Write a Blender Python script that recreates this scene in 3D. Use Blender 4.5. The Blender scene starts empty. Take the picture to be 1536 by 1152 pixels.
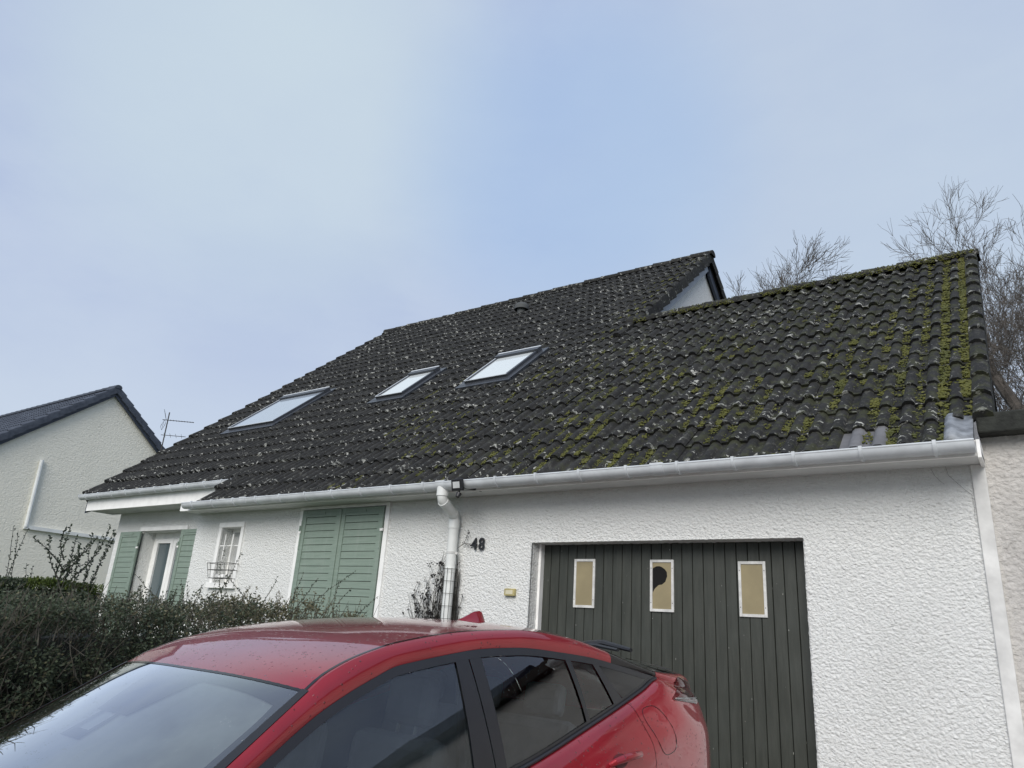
import bpy, math, random
import numpy as np
from mathutils import Vector, Matrix, noise
random.seed(7)
SC = bpy.context.scene
COL = SC.collection
R = math.radians

# ------------------------------------------------------------------ camera
cam_d = bpy.data.cameras.new('camera')
cam = bpy.data.objects.new('camera', cam_d)
COL.objects.link(cam)
CAM = Vector((3.8137, -5.6984, 1.1839))
_r = Vector((0.81842676, 0.57108847, 0.06352636))
_u = Vector((0.13644748, -0.30054608, 0.94395664))
_f = Vector((-0.55817535, 0.76389136, 0.32389853))
m = Matrix((( _r.x, _u.x, -_f.x, CAM.x), (_r.y, _u.y, -_f.y, CAM.y), (_r.z, _u.z, -_f.z, CAM.z), (0, 0, 0, 1)))
cam.matrix_world = m
cam_d.sensor_width = 36
cam_d.lens = 1097.2 / 1536 * 36
cam_d.clip_start = 0.05
cam_d.clip_end = 3000
SC.camera = cam

# ------------------------------------------------------------------ world
SUN_EL, SUN_AZ = R(35), R(163)      # azimuth: clockwise from +Y
world = bpy.data.worlds.new('World')
SC.world = world
world.use_nodes = True
nt = world.node_tree
nt.nodes.clear()
N = nt.nodes.new
L = nt.links.new
out = N('ShaderNodeOutputWorld')
bg = N('ShaderNodeBackground')
BGS = 0.10
bg.inputs['Strength'].default_value = BGS
L(bg.outputs[0], out.inputs['Surface'])
sky = N('ShaderNodeTexSky')
sky.sky_type = 'NISHITA'
sky.sun_disc = False
sky.sun_elevation = SUN_EL
sky.sun_rotation = SUN_AZ
sky.air_density = 1.2
sky.dust_density = 2.5
sky.ozone_density = 1.5
tc = N('ShaderNodeTexCoord')

def wmath(op, a, b=None, clamp=False):
    n = N('ShaderNodeMath'); n.operation = op; n.use_clamp = clamp
    for i, v in enumerate((a, b)):
        if v is None: continue
        if isinstance(v, (int, float)): n.inputs[i].default_value = v
        else: L(v, n.inputs[i])
    return n.outputs[0]
def wblob(d, a0, a1):
    v = N('ShaderNodeVectorMath'); v.operation = 'DOT_PRODUCT'
    L(tc.outputs['Generated'], v.inputs[0])
    v.inputs[1].default_value = Vector(d).normalized()
    mr = N('ShaderNodeMapRange'); mr.interpolation_type = 'SMOOTHSTEP'
    L(v.outputs['Value'], mr.inputs['Value'])
    mr.inputs['From Min'].default_value = math.cos(R(a0)); mr.inputs['From Max'].default_value = math.cos(R(a1))
    return mr.outputs[0]
def wnoise(scale, detail, rough=0.5, stretch=(1, 1, 1)):
    mp = N('ShaderNodeMapping'); mp.inputs['Scale'].default_value = stretch
    L(tc.outputs['Generated'], mp.inputs['Vector'])
    n = N('ShaderNodeTexNoise'); n.inputs['Scale'].default_value = scale
    n.inputs['Detail'].default_value = detail; n.inputs['Roughness'].default_value = rough
    L(mp.outputs[0], n.inputs['Vector'])
    return n.outputs['Fac']
def wmix(f, a, b):
    n = N('ShaderNodeMix'); n.data_type = 'RGBA'
    if isinstance(f, float): n.inputs['Factor'].default_value = f
    else: L(f, n.inputs['Factor'])
    for k, v in ((6, a), (7, b)):
        if isinstance(v, tuple): n.inputs[k].default_value = (v[0] / BGS, v[1] / BGS, v[2] / BGS, 1)
        else: L(v, n.inputs[k])
    return n.outputs[2]
n1 = wnoise(1.3, 6, 0.5, (1, 1, 1.5))
n2 = wnoise(2.6, 7, 0.55, (1, 1, 1.9))
n3 = wnoise(7.0, 6, 0.6, (1, 1, 2.4))
mixn = wmath('ADD', wmath('MULTIPLY', n2, 0.75), wmath('MULTIPLY', n3, 0.25))
sh = N('ShaderNodeMapRange'); sh.interpolation_type = 'SMOOTHSTEP'; L(mixn, sh.inputs['Value'])
sh.inputs['From Min'].default_value = 0.36; sh.inputs['From Max'].default_value = 0.66
veil = wmix(sh.outputs[0], (0.43, 0.515, 0.725), (0.515, 0.60, 0.765))          # thin even cloud veil
bright = wblob((-0.70, 0.42, 0.63), 20, 0)
bright2 = wblob((-0.12, 0.80, 0.52), 26, 0)
blue = wblob((-0.42, 0.68, 0.57), 16, 0)
def brk(bl, lo, hi):        # break a patch up with the cloud noise
    return wmath('MULTIPLY', bl, wmath('ADD', wmath('MULTIPLY', n1, hi - lo), lo), True)
c1 = wmix(brk(bright, 0.35, 1.35), veil, (0.61, 0.72, 0.785))
c2 = wmix(brk(bright2, 0.2, 1.0), c1, (0.56, 0.66, 0.765))
c3 = wmix(brk(blue, 0.2, 1.15), c2, (0.385, 0.54, 0.79))
sz = N('ShaderNodeSeparateXYZ'); L(tc.outputs['Generated'], sz.inputs[0])
hz = N('ShaderNodeMapRange'); hz.interpolation_type = 'SMOOTHSTEP'; L(sz.outputs[2], hz.inputs['Value'])
hz.inputs['From Min'].default_value = 0.48; hz.inputs['From Max'].default_value = 0.10
hz.inputs['To Max'].default_value = 0.9
c3 = wmix(hz.outputs[0], c3, (0.60, 0.68, 0.79))
# nishita shows through the veil a little
fin = N('ShaderNodeMix'); fin.data_type = 'RGBA'; fin.inputs['Factor'].default_value = 0.90
L(sky.outputs[0], fin.inputs[6]); L(c3, fin.inputs[7])
L(fin.outputs[2], bg.inputs['Color'])

sun_d = bpy.data.lights.new('sun', 'SUN')
sun = bpy.data.objects.new('sun', sun_d)
COL.objects.link(sun)
sun_d.energy = 2.6
sun_d.angle = R(38)
sun_d.color = (1.0, 0.955, 0.89)
sdir = Vector((math.sin(SUN_AZ) * math.cos(SUN_EL), math.cos(SUN_AZ) * math.cos(SUN_EL), math.sin(SUN_EL)))
sun.rotation_euler = sdir.to_track_quat('Z', 'Y').to_euler()
sun.location = (0, -10, 20)
vs = SC.view_settings
vs.view_transform = 'Standard'; vs.look = 'None'; vs.exposure = 0.1; vs.gamma = 1.0; vs.use_curve_mapping = False

# ------------------------------------------------------------------ material helpers
class MatB:
    def __init__(s, name):
        s.m = bpy.data.materials.new(name); s.m.use_nodes = True
        s.nt = s.m.node_tree
        s.b = s.nt.nodes['Principled BSDF']
        s.geo = s.nt.nodes.new('ShaderNodeNewGeometry')
        s.tc = s.nt.nodes.new('ShaderNodeTexCoord')
    def n(s, t): return s.nt.nodes.new(t)
    def l(s, a, b): s.nt.links.new(a, b)
    def val(s, sock, v):
        if isinstance(v, (int, float)): sock.default_value = v
        elif isinstance(v, tuple): sock.default_value = (*v, 1) if len(v) == 3 else v
        else: s.l(v, sock)
    def coord(s, kind='pos', scale=(1, 1, 1)):
        src = s.geo.outputs['Position'] if kind == 'pos' else s.tc.outputs['Object'] if kind == 'obj' else s.tc.outputs['UV']
        mp = s.n('ShaderNodeMapping'); mp.inputs['Scale'].default_value = scale
        s.l(src, mp.inputs['Vector']); return mp.outputs[0]
    def noise(s, scale, detail=3, rough=.5, kind='pos', stretch=(1, 1, 1), dist=0.0):
        n = s.n('ShaderNodeTexNoise'); s.l(s.coord(kind, stretch), n.inputs['Vector'])
        n.inputs['Scale'].default_value = scale; n.inputs['Detail'].default_value = detail
        n.inputs['Roughness'].default_value = rough; n.inputs['Distortion'].default_value = dist
        return n.outputs['Fac']
    def voro(s, scale, feature='F1', kind='pos', stretch=(1, 1, 1), rnd=1.0, smooth=None, outp='Distance'):
        n = s.n('ShaderNodeTexVoronoi'); n.feature = feature
        s.l(s.coord(kind, stretch), n.inputs['Vector']); n.inputs['Scale'].default_value = scale
        n.inputs['Randomness'].default_value = rnd
        if smooth is not None: n.inputs['Smoothness'].default_value = smooth
        return n.outputs[outp]
    def math(s, op, a, b=0.0, clamp=False):
        n = s.n('ShaderNodeMath'); n.operation = op; n.use_clamp = clamp
        s.val(n.inputs[0], a); s.val(n.inputs[1], b); return n.outputs[0]
    def ramp(s, v, a, b, o0=0.0, o1=1.0):
        n = s.n('ShaderNodeMapRange'); n.interpolation_type = 'SMOOTHSTEP'
        s.val(n.inputs['Value'], v); n.inputs['From Min'].default_value = a; n.inputs['From Max'].default_value = b
        n.inputs['To Min'].default_value = o0; n.inputs['To Max'].default_value = o1
        return n.outputs[0]
    def mix(s, f, a, b):
        n = s.n('ShaderNodeMix'); n.data_type = 'RGBA'
        s.val(n.inputs['Factor'], f); s.val(n.inputs[6], a); s.val(n.inputs[7], b); return n.outputs[2]
    def rnd(s):
        return s.n('ShaderNodeObjectInfo').outputs['Random']
    def bump(s, h, strength=1.0, dist=0.01, prev=None):
        n = s.n('ShaderNodeBump'); s.val(n.inputs['Height'], h)
        n.inputs['Strength'].default_value = strength; n.inputs['Distance'].default_value = dist
        if prev is not None: s.l(prev, n.inputs['Normal'])
        return n.outputs[0]
    def fin(s, col=None, rough=None, normal=None, **kw):
        if col is not None: s.val(s.b.inputs['Base Color'], col)
        if rough is not None: s.val(s.b.inputs['Roughness'], rough)
        if normal is not None: s.l(normal, s.b.inputs['Normal'])
        for k, v in kw.items(): s.val(s.b.inputs[k.replace('_', ' ')], v)
        return s.m

def simple(name, col, rough=.5, vary=.12, nscale=8, bump=0.0, bscale=60, bdist=.002, **kw):
    M = MatB(name)
    f = M.ramp(M.noise(nscale, 4, .6), .3, .7)
    dk = tuple(c * (1 - vary) for c in col); lt = tuple(min(1, c * (1 + vary)) for c in col)
    nrm = M.bump(M.noise(bscale, 3), bump, bdist) if bump else None
    return M.fin(M.mix(f, dk, lt), rough, nrm, **kw)

def stucco(name, base, dirt, amount=.25, scale=38, depth=.012):
    M = MatB(name)
    v = M.voro(scale, 'SMOOTH_F1', smooth=.5, stretch=(1, 1, 1.2))
    nf = M.noise(scale * .85, 5, .66, stretch=(1, 1, 1.25), dist=.5)
    n3 = M.noise(scale * 2.6, 3, .6)
    h = M.math('ADD', M.math('MULTIPLY', nf, 1.5), M.math('ADD', M.math('MULTIPLY', v, -.55), M.math('MULTIPLY', n3, .22)))
    nrm = M.bump(h, 1.0, depth)
    big = M.ramp(M.noise(1.1, 5, .65, stretch=(1, 1, .45)), .48, .75)
    pits = M.ramp(nf, .42, .30)
    f = M.math('ADD', M.math('MULTIPLY', big, amount), M.math('MULTIPLY', pits, .25), True)
    return M.fin(M.mix(f, base, dirt), .9, nrm, **{'Specular_IOR_Level': .25})

M_STUCCO = stucco('white stucco', (.80, .81, .79), (.58, .585, .56), scale=46, depth=.015)
M_STUCCO_L = stucco('cream stucco', (.82, .80, .70), (.68, .66, .57), scale=22, depth=.012, amount=.3)
M_STUCCO_R = stucco('grey stucco', (.58, .56, .53), (.30, .29, .27), amount=.8, scale=30, depth=.014)

M_LT = (.785, .82)
def tile_mat(name, base, base2, lichen=True, moss=True):
    M = MatB(name)
    uv = M.n('ShaderNodeSeparateXYZ'); M.l(M.tc.outputs['UV'], uv.inputs[0])
    u, v = uv.outputs[0], uv.outputs[1]
    pos = M.n('ShaderNodeSeparateXYZ'); M.l(M.geo.outputs['Position'], pos.inputs[0])
    f = M.ramp(M.noise(7, 5, .65), .3, .7)
    col = M.mix(f, base, base2)
    fine = M.noise(90, 4, .7)
    col = M.mix(M.ramp(fine, .55, .75, 0, .35), col, (.10, .10, .095))
    # weathering grain bleached patches
    col = M.mix(M.ramp(M.noise(2.2, 4, .6), .5, .7, 0, .4), col, tuple(c * 1.7 for c in base2))
    if lichen:
        low = M.ramp(v, .30, .02)
        l1 = M.noise(17, 3, .55, dist=.8)
        dens = M.noise(1.7, 2, .5)
        t = M.math('ADD', l1, M.math('ADD', M.math('MULTIPLY', low, .10), M.math('MULTIPLY', dens, .22)))
        lm = M.ramp(M.math('SUBTRACT', t, .012), M_LT[0], M_LT[1])
        brk = M.ramp(M.noise(120, 3, .7), .36, .5)
        lm = M.math('MULTIPLY', lm, brk)
        col = M.mix(M.math('MULTIPLY', lm, .9), col, M.mix(M.ramp(M.noise(6, 3), .4, .6), (.20, .205, .18), (.50, .50, .45)))
        # small crisp spots
        sp = M.voro(32, 'F1'); dn = M.noise(4, 2)
        sp2 = M.math('MULTIPLY', M.ramp(sp, .15, .10), M.ramp(dn, .54, .64))
        col = M.mix(M.math('MULTIPLY', sp2, .7), col, (.34, .35, .32))
        l3 = M.ramp(M.noise(11, 4, .6, dist=.3), .58, .70, 0, .30)
        col = M.mix(M.ramp(M.noise(34, 4, .75), .56, .70, 0, .38), col, (.15, .15, .13))
        col = M.mix(l3, col, (.15, .15, .13))
    if moss:
        mx = M.ramp(pos.outputs[0], -4.5, 2.5)
        g = M.ramp(M.math('ADD', M.noise(9, 4, .6), M.math('MULTIPLY', mx, .14)), .63, .74)
        g = M.math('MULTIPLY', g, mx)
        col = M.mix(M.math('MULTIPLY', g, .4), col, (.050, .056, .018))
    h = M.math('ADD', M.math('MULTIPLY', M.noise(60, 4, .7), .6), M.math('MULTIPLY', fine, .4))
    return M.fin(col, .88, M.bump(h, .8, .006), **{'Specular_IOR_Level': .3})
M_TILE = tile_mat('weathered concrete tile', (.0115, .0118, .0115), (.0225, .0225, .021))
M_TILE_N = tile_mat('slate blue roof tile', (.045, .055, .075), (.075, .088, .112), False, False)
M_TILE_NEW = simple('clean grey tile', (.13, .13, .135), .7, .15, bump=.3)
M_LEAD = simple('patch of zinc flashing', (.22, .235, .25), .6, .35, 14, Metallic=.2, bump=.6, bscale=14, bdist=.015)
M_DECK = simple('dark roof underlay', (.012, .012, .012), .95)
M_PVC = simple('light grey gutter plastic', (.56, .59, .61), .42, .10, 5)
M_PVCW = simple('white downpipe plastic', (.74, .76, .74), .4, .07, 4)
M_WHITE = simple('white painted trim', (.86, .86, .84), .5, .06, 6, bump=.25, bscale=80)
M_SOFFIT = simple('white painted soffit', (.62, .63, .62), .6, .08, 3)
M_BARGE = simple('grey bargeboard', (.30, .33, .36), .5, .1)
M_BARGE_D = simple('dark blue bargeboard', (.035, .045, .065), .5, .1)
def shutter_mat():
    M = MatB('sage green painted wood')
    st = M.noise(5, 5, .7, stretch=(.6, .6, 9))
    st2 = M.noise(3, 4, .6, stretch=(4, 4, .5))
    c = M.mix(M.ramp(st, .3, .7), (.185, .243, .200), (.228, .290, .242))
    c = M.mix(M.ramp(st2, .5, .75, 0, .5), c, (.26, .31, .27))
    return M.fin(c, .55, M.bump(M.noise(40, 3, .6, stretch=(.3, .3, 3)), .35, .002))
M_SHUT = shutter_mat()
def garage_mat():
    M = MatB('dark green grey painted plank')
    st = M.noise(6, 5, .7, stretch=(5, 5, .5))
    c = M.mix(M.ramp(st, .35, .7), (.030, .034, .027), (.046, .050, .041))
    c = M.mix(M.ramp(M.noise(2, 3), .5, .75, 0, .4), c, (.055, .062, .055))
    ch = M.math('MULTIPLY', M.ramp(M.noise(34, 2, .5, stretch=(2, 2, .5)), .755, .775), .8)
    c = M.mix(ch, c, (.45, .46, .42))
    return M.fin(c, .55, M.bump(M.noise(30, 4, .6, stretch=(3, 3, .3)), .4, .003))
M_GAR = garage_mat()
M_TAN = simple('yellowed plastic pane', (.28, .235, .135), .35, .10, 4)
M_FRAME = simple('pale aluminium frame', (.60, .60, .58), .45, .15, 14)
M_BLACK = simple('black plastic', (.012, .012, .014), .45)
M_DARKROOM = simple('unlit space black', (.004, .004, .004), .95)  # near-black colour stands for unlit space behind openings and gaps
M_IRON = simple('dark wire', (.03, .028, .025), .6)
M_RUST = simple('rusty iron', (.09, .055, .035), .8, .4, 30)
M_BRASS = simple('yellowed intercom', (.42, .36, .16), .45, .2)
M_LAMP = simple('floodlight led glass', (.55, .57, .57), .2)
M_CURT = simple('net curtain', (.30, .34, .36), .8, .1, 20)
M_ROOM = simple('dim room', (.06, .065, .07), .9)
M_SKYF = simple('skylight grey cladding', (.045, .05, .058), .4, .1)
M_BITUM = simple('black mossy bitumen edge', (.018, .020, .016), .85, .5, 9, bump=.8, bscale=30, bdist=.01)
def glass_refl(name, base, rough=.03, spec=1.0, ior=1.9):
    M = MatB(name)
    return M.fin(base, rough, None, IOR=ior, Specular_IOR_Level=spec)
M_SKYG = glass_refl('skylight glass', (.34, .39, .45), .03, ior=2.4)  # bluish base colour carries part of the sky reflection
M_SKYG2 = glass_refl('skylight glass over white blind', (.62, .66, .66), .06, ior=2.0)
M_WING = glass_refl('window glass over dim room', (.10, .13, .14), .05, ior=1.5)
def leaf_mat(name, a, b, c2=None, back=.4):
    M = MatB(name)
    at = M.n('ShaderNodeAttribute'); at.attribute_name = 'tone'
    col = M.mix(at.outputs['Fac'], a, b)
    if c2 is not None:
        col = M.mix(M.ramp(M.noise(1.4, 3), .5, .62), col, c2)
    M.fin(col, .55, None, Specular_IOR_Level=.35)
    tr = M.n('ShaderNodeBsdfTranslucent'); M.l(col, tr.inputs['Color'])
    ms = M.n('ShaderNodeMixShader'); ms.inputs[0].default_value = .25
    M.l(M.b.outputs[0], ms.inputs[1]); M.l(tr.outputs[0], ms.inputs[2])
    M.l(ms.outputs[0], M.nt.nodes['Material Output'].inputs['Surface'])
    return M.m
M_LEAF = leaf_mat('dark hedge leaves', (.030, .048, .030), (.105, .130, .078))
M_LEAFB = leaf_mat('brownish hedge leaves', (.085, .084, .046), (.210, .195, .115))
M_LEAFY = leaf_mat('yellow green leaves', (.05, .075, .020), (.14, .19, .04))
M_VINE = leaf_mat('withered vine leaves', (.006, .006, .008), (.022, .02, .022))
M_MOSS = leaf_mat('moss', (.042, .048, .010), (.165, .165, .032), (.085, .092, .020))
M_TWIG = simple('hedge twigs', (.095, .088, .068), .85, .3, 20)
M_TWIGD = simple('dark stems', (.030, .028, .024), .85, .3, 20)
M_BARK = simple('grey brown bark', (.115, .100, .085), .9, .3, 5, bump=.6, bscale=25, bdist=.02)
def asphalt(name, a, b):
    M = MatB(name)
    c = M.mix(M.ramp(M.noise(180, 3, .7), .35, .65), a, b)
    c = M.mix(M.ramp(M.noise(.8, 4, .6), .45, .7, 0, .4), c, tuple(x * .6 for x in a))
    return M.fin(c, .8, M.bump(M.noise(160, 2), .6, .005))
M_ASPH = asphalt('asphalt', (.045, .045, .046), (.085, .085, .083))
M_DRIVE = asphalt('pale driveway gravel', (.20, .19, .175), (.33, .32, .30))  # out-of-view ground, kept pale to bounce light onto the walls
M_GRASS = simple('winter grass', (.055, .075, .028), .9, .35, 4, bump=.8, bscale=60, bdist=.02)

# ------------------------------------------------------------------ mesh helpers
class MB:
    def __init__(s): s.v = []; s.f = []; s.uv = {}
    def quad(s, a, b, c, d):
        i = len(s.v); s.v += [tuple(a), tuple(b), tuple(c), tuple(d)]; s.f.append((i, i+1, i+2, i+3)); return s
    def poly(s, pts):
        i = len(s.v); s.v += [tuple(p) for p in pts]; s.f.append(tuple(range(i, i + len(pts)))); return s
    def box(s, x0, x1, y0, y1, z0, z1, M=None):
        i = len(s.v)
        P = [(x0,y0,z0),(x1,y0,z0),(x1,y1,z0),(x0,y1,z0),(x0,y0,z1),(x1,y0,z1),(x1,y1,z1),(x0,y1,z1)]
        if M is not None: P = [tuple(M @ Vector(p)) for p in P]
        s.v += P
        for f in ((0,3,2,1),(4,5,6,7),(0,1,5,4),(1,2,6,5),(2,3,7,6),(3,0,4,7)): s.f.append(tuple(i + k for k in f))
        return s
    def prism(s, pts, a, b, axis='y'):
        """extrude a 2-D outline along an axis. y: pts (x,z); x: pts (y,z); z: pts (x,y)"""
        def P(p, t):
            return (p[0], t, p[1]) if axis == 'y' else (t, p[0], p[1]) if axis == 'x' else (p[0], p[1], t)
        n = len(pts); i = len(s.v)
        s.v += [P(p, a) for p in pts] + [P(p, b) for p in pts]
        s.f.append(tuple(i + k for k in range(n))); s.f.append(tuple(i + n + k for k in reversed(range(n))))
        for k in range(n):
            j = (k + 1) % n; s.f.append((i + k, i + n + k, i + n + j, i + j))
        return s
    def tube(s, path, r, n=6, caps=True):
        path = [Vector(p) for p in path]
        rr = r if isinstance(r, (list, tuple)) else [r] * len(path)
        i0 = len(s.v); up = None
        for k, p in enumerate(path):
            d = (path[min(k+1, len(path)-1)] - path[max(k-1, 0)])
            if d.length < 1e-9: d = Vector((0, 0, 1))
            d.normalize()
            if up is None:
                up = d.orthogonal().normalized()
            else:
                up = (up - d * up.dot(d))
                up = up.normalized() if up.length > 1e-6 else d.orthogonal().normalized()
            w = d.cross(up)
            for j in range(n):
                a = 2 * math.pi * j / n
                s.v.append(tuple(p + (up * math.cos(a) + w * math.sin(a)) * rr[k]))
        for k in range(len(path) - 1):
            for j in range(n):
                a = i0 + k*n + j; b = i0 + k*n + (j+1) % n
                s.f.append((a, b, b + n, a + n))
        if caps and n > 2:
            s.f.append(tuple(i0 + j for j in reversed(range(n))))
            s.f.append(tuple(i0 + (len(path)-1)*n + j for j in range(n)))
        return s
    def grid(s, P, closed=False):
        """P: rows of points"""
        i0 = len(s.v); nr = len(P); nc = len(P[0])
        for row in P: s.v += [tuple(p) for p in row]
        for a in range(nr - 1):
            for b in range(nc - 1 + (1 if closed else 0)):
                b2 = (b + 1) % nc
                s.f.append((i0 + a*nc + b, i0 + a*nc + b2, i0 + (a+1)*nc + b2, i0 + (a+1)*nc + b))
        return s
    def build(s, name, mat, parent=None, smooth=False, bevel=0, loc=None, ang=35, solid=0):
        me = bpy.data.meshes.new(name); me.from_pydata(s.v, [], s.f)
        if mat: me.materials.append(mat)
        if smooth:
            me.polygons.foreach_set('use_smooth', [True] * len(me.polygons))
            if ang < 180: me.set_sharp_from_angle(angle=R(ang))
        o = bpy.data.objects.new(name, me); COL.objects.link(o)
        if parent is not None: o.parent = parent
        if loc is not None: o.location = loc
        if solid:
            md = o.modifiers.new('solid', 'SOLIDIFY'); md.thickness = solid; md.offset = -1
        if bevel:
            md = o.modifiers.new('bevel', 'BEVEL'); md.width = bevel; md.segments = 2; md.limit_method = 'ANGLE'; md.angle_limit = R(40)
        return o

def empty(name, loc=(0, 0, 0), rot=None, parent=None):
    o = bpy.data.objects.new(name, None); COL.objects.link(o); o.location = loc
    o.empty_display_size = .1
    if rot: o.rotation_euler = rot
    if parent: o.parent = parent
    return o
def tag(o, label=None, cat=None, group=None, kind=None):
    if label: o['label'] = label
    if cat: o['category'] = cat
    if group: o['group'] = group
    if kind: o['kind'] = kind
    return o
def inst(o, parent, M=None, name=None):
    c = o.copy()
    COL.objects.link(c); c.parent = parent
    if name: c.name = name
    if M is not None: c.matrix_local = M
    return c
def wall_sheet(name, mat, parent, x0, x1, z0, z1, y, holes, cell=.016, amp=.0042, edge=.004, reveal=.25):
    """front wall as a fine rough sheet with openings and their reveals; holes: (xa, xb, za, zb)"""
    def lines(a, b, cuts):
        ks = sorted(set([a, b] + [c for c in cuts if a < c < b])); r = []
        for p, q in zip(ks, ks[1:]):
            n = max(1, int(round((q - p) / cell))); r += [p + (q - p) * k / n for k in range(n)]
        return r + [b]
    xs = lines(x0, x1, [h[0] for h in holes] + [h[1] for h in holes])
    zs = lines(z0, z1, [h[2] for h in holes] + [h[3] for h in holes])
    V = []; F = []
    nx = len(xs)
    for z in zs:
        for x in xs:
            n = noise.noise((x * 46, y, z * 54)) + .6 * noise.noise((x * 90, 3, z * 100))
            V.append((x + edge * noise.noise((x * 37, 7, z * 41)), y - amp * n, z + edge * noise.noise((x * 31, 17, z * 43))))
    for j in range(len(zs) - 1):
        zc = (zs[j] + zs[j+1]) / 2
        for i in range(nx - 1):
            xc = (xs[i] + xs[i+1]) / 2
            if any(h[0] < xc < h[1] and h[2] < zc < h[3] for h in holes): continue
            F.append((j*nx + i, j*nx + i + 1, (j+1)*nx + i + 1, (j+1)*nx + i))
    ix = {round(x, 5): i for i, x in enumerate(xs)}; iz = {round(z, 5): i for i, z in enumerate(zs)}
    def rev(idx, dx, dz):
        base = len(V); K = 8
        for t in range(1, K + 1):
            for q in idx:
                p = V[q]; w = .003
                V.append((p[0] + w * noise.noise((p[0]*20, t*3.1, p[2]*20)), y + reveal * t / K, p[2] + w * noise.noise((p[0]*20, t*2.1, p[2]*20))))
        n = len(idx)
        for t in range(K):
            for k in range(n - 1):
                a = idx[k] if t == 0 else base + (t-1)*n + k
                b = idx[k+1] if t == 0 else base + (t-1)*n + k + 1
                F.append((a, b, base + t*n + k + 1, base + t*n + k))
    for (a, b, c, d) in holes:
        ia, ib = ix[round(a, 5)], ix[round(b, 5)]
        ic = iz.get(round(max(c, z0), 5), 0); idd = iz[round(d, 5)]
        rev([idd * nx + i for i in range(ia, ib + 1)], 0, 0)
        rev([j * nx + ia for j in range(ic, idd + 1)], 0, 0)
        rev([j * nx + ib for j in range(ic, idd + 1)], 0, 0)
        if c > z0: rev([ic * nx + i for i in range(ia, ib + 1)], 0, 0)
    mb = MB(); mb.v = V; mb.f = F
    return mb.build(name, mat, parent, smooth=True, ang=180)

# ------------------------------------------------------------------ ground
SL = .141
def gz_(y): return 0.0 if y > -1.2 else (y + 1.2) * SL if y > -7 else (-5.8) * SL
mb = MB()
ys = [-600, -60, -12, -7, -1.2, 20, 600]
xs = [-600, -60, -30, 0, 30, 60, 600]
mb.grid([[(x, y, gz_(y) - .01) for x in xs] for y in ys])
tag(mb.build('ground', M_GRASS), kind='structure')
mb = MB(); mb.grid([[(x, y, gz_(y) - .004) for x in (-.45, 3.6, 7.2)] for y in (-7, -1.2, .25)])
tag(mb.build('driveway', M_DRIVE), kind='structure')
mb = MB(); mb.grid([[(x, y, gz_(y) - .002) for x in (-60, 0, 60)] for y in (-14, -8.6)])
tag(mb.build('road', M_ASPH), kind='structure')
mb = MB()
for xa, xb in ((-40, -.5), (-.5, 3.6), (3.6, 40)):
    mb.box(xa, xb - .004, -8.6, -7.0, gz_(-8) - .05, gz_(-8) + (.02 if xa == -.5 else .10))
tag(mb.build('pavement', M_DRIVE, bevel=.01), kind='structure')

# ------------------------------------------------------------------ the house
GY, GZ, T = -.4, 2.534, .848
AL = math.atan(T); CA, SA = math.cos(AL), math.sin(AL)
house = empty('house')
tag(house, 'white rendered house with mossy dark tiled roof, green shutters and a dark garage door', 'house')
H0 = -.05
def RP(x, q, h=0.0):
    return Vector((x, GY + q * CA - h * SA, GZ + q * SA + h * CA))
XR, TW, GA = 3.68, .305, .35
X_L, X_G, X_M = XR - 42 * TW, XR - 14 * TW, XR - 28.5 * TW     # left verge, gable verge, low eave left end
NR_R, NR_M = 14, 26
Q_R, Q_M = 4.86, 9.05
# walls
wx0 = -5.44
holes = [(0.0, 2.40, -.3, 2.0), (-3.26, -1.91, -.05, 2.425), (-4.84, -4.43, 1.57, 2.265)]
fw = wall_sheet('front_wall', M_STUCCO, house, wx0, 3.52, -.3, 2.47, 0.0, holes, reveal=.20)
pw = wall_sheet('porch_wall', M_STUCCO, house, -8.72, wx0 + .25, -.3, 2.69, .6, [(-7.87, -6.70, -.05, 2.37)], reveal=.26, cell=.03)
mb = MB()
mb.quad((wx0, 0, -.3), (wx0, 0, 2.47), (wx0, .62, 2.47), (wx0, .62, -.3))
mb.quad((-8.72, .6, -.3), (-8.72, 9, -.3), (-8.72, 9, 3.4), (-8.72, .6, 2.69))
mb.poly([(-8.72, .6, 2.69), (-8.72, 9, 2.69), (-8.72, 9, 5.9), (-8.72, 6.45, 8.2), (-8.72, .6, 3.2)])
mb.box(-8.7, 3.4, 12.4, 12.6, -.3, 3)
mb.build('side_wall', M_STUCCO, house)
mb = MB(); mb.box(-.02, 2.42, .24, .3, -.1, 2.1); mb.box(-3.3, -1.88, .22, .3, -.1, 2.45)
mb.build('opening_backing', M_DARKROOM, house)
# gable wall rising from the lower roof
mb = MB(); gx = X_G - .14
def gable_pts(off):
    return [(3.2, RP(0, 4.1)[2]), (6.45, 8.28 - off), (10.2, 8.28 - off - 3.75 * T), (10.2, 4.9)]
mb.prism([(3.35, 5.35), (6.47, 8.12), (9.6, 5.5)], gx - .2, gx, 'x')
mb.build('gable_wall', M_STUCCO, house)
mb = MB(); mb.prism([(.3, 2.5), (.3, 2.85), (3.30, 5.40), (7.2, 2.1), (7.2, -.3), (.3, -.3)], 3.36, 3.50, 'x')
mb.build('gable_wall', M_STUCCO_R, house)
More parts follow.
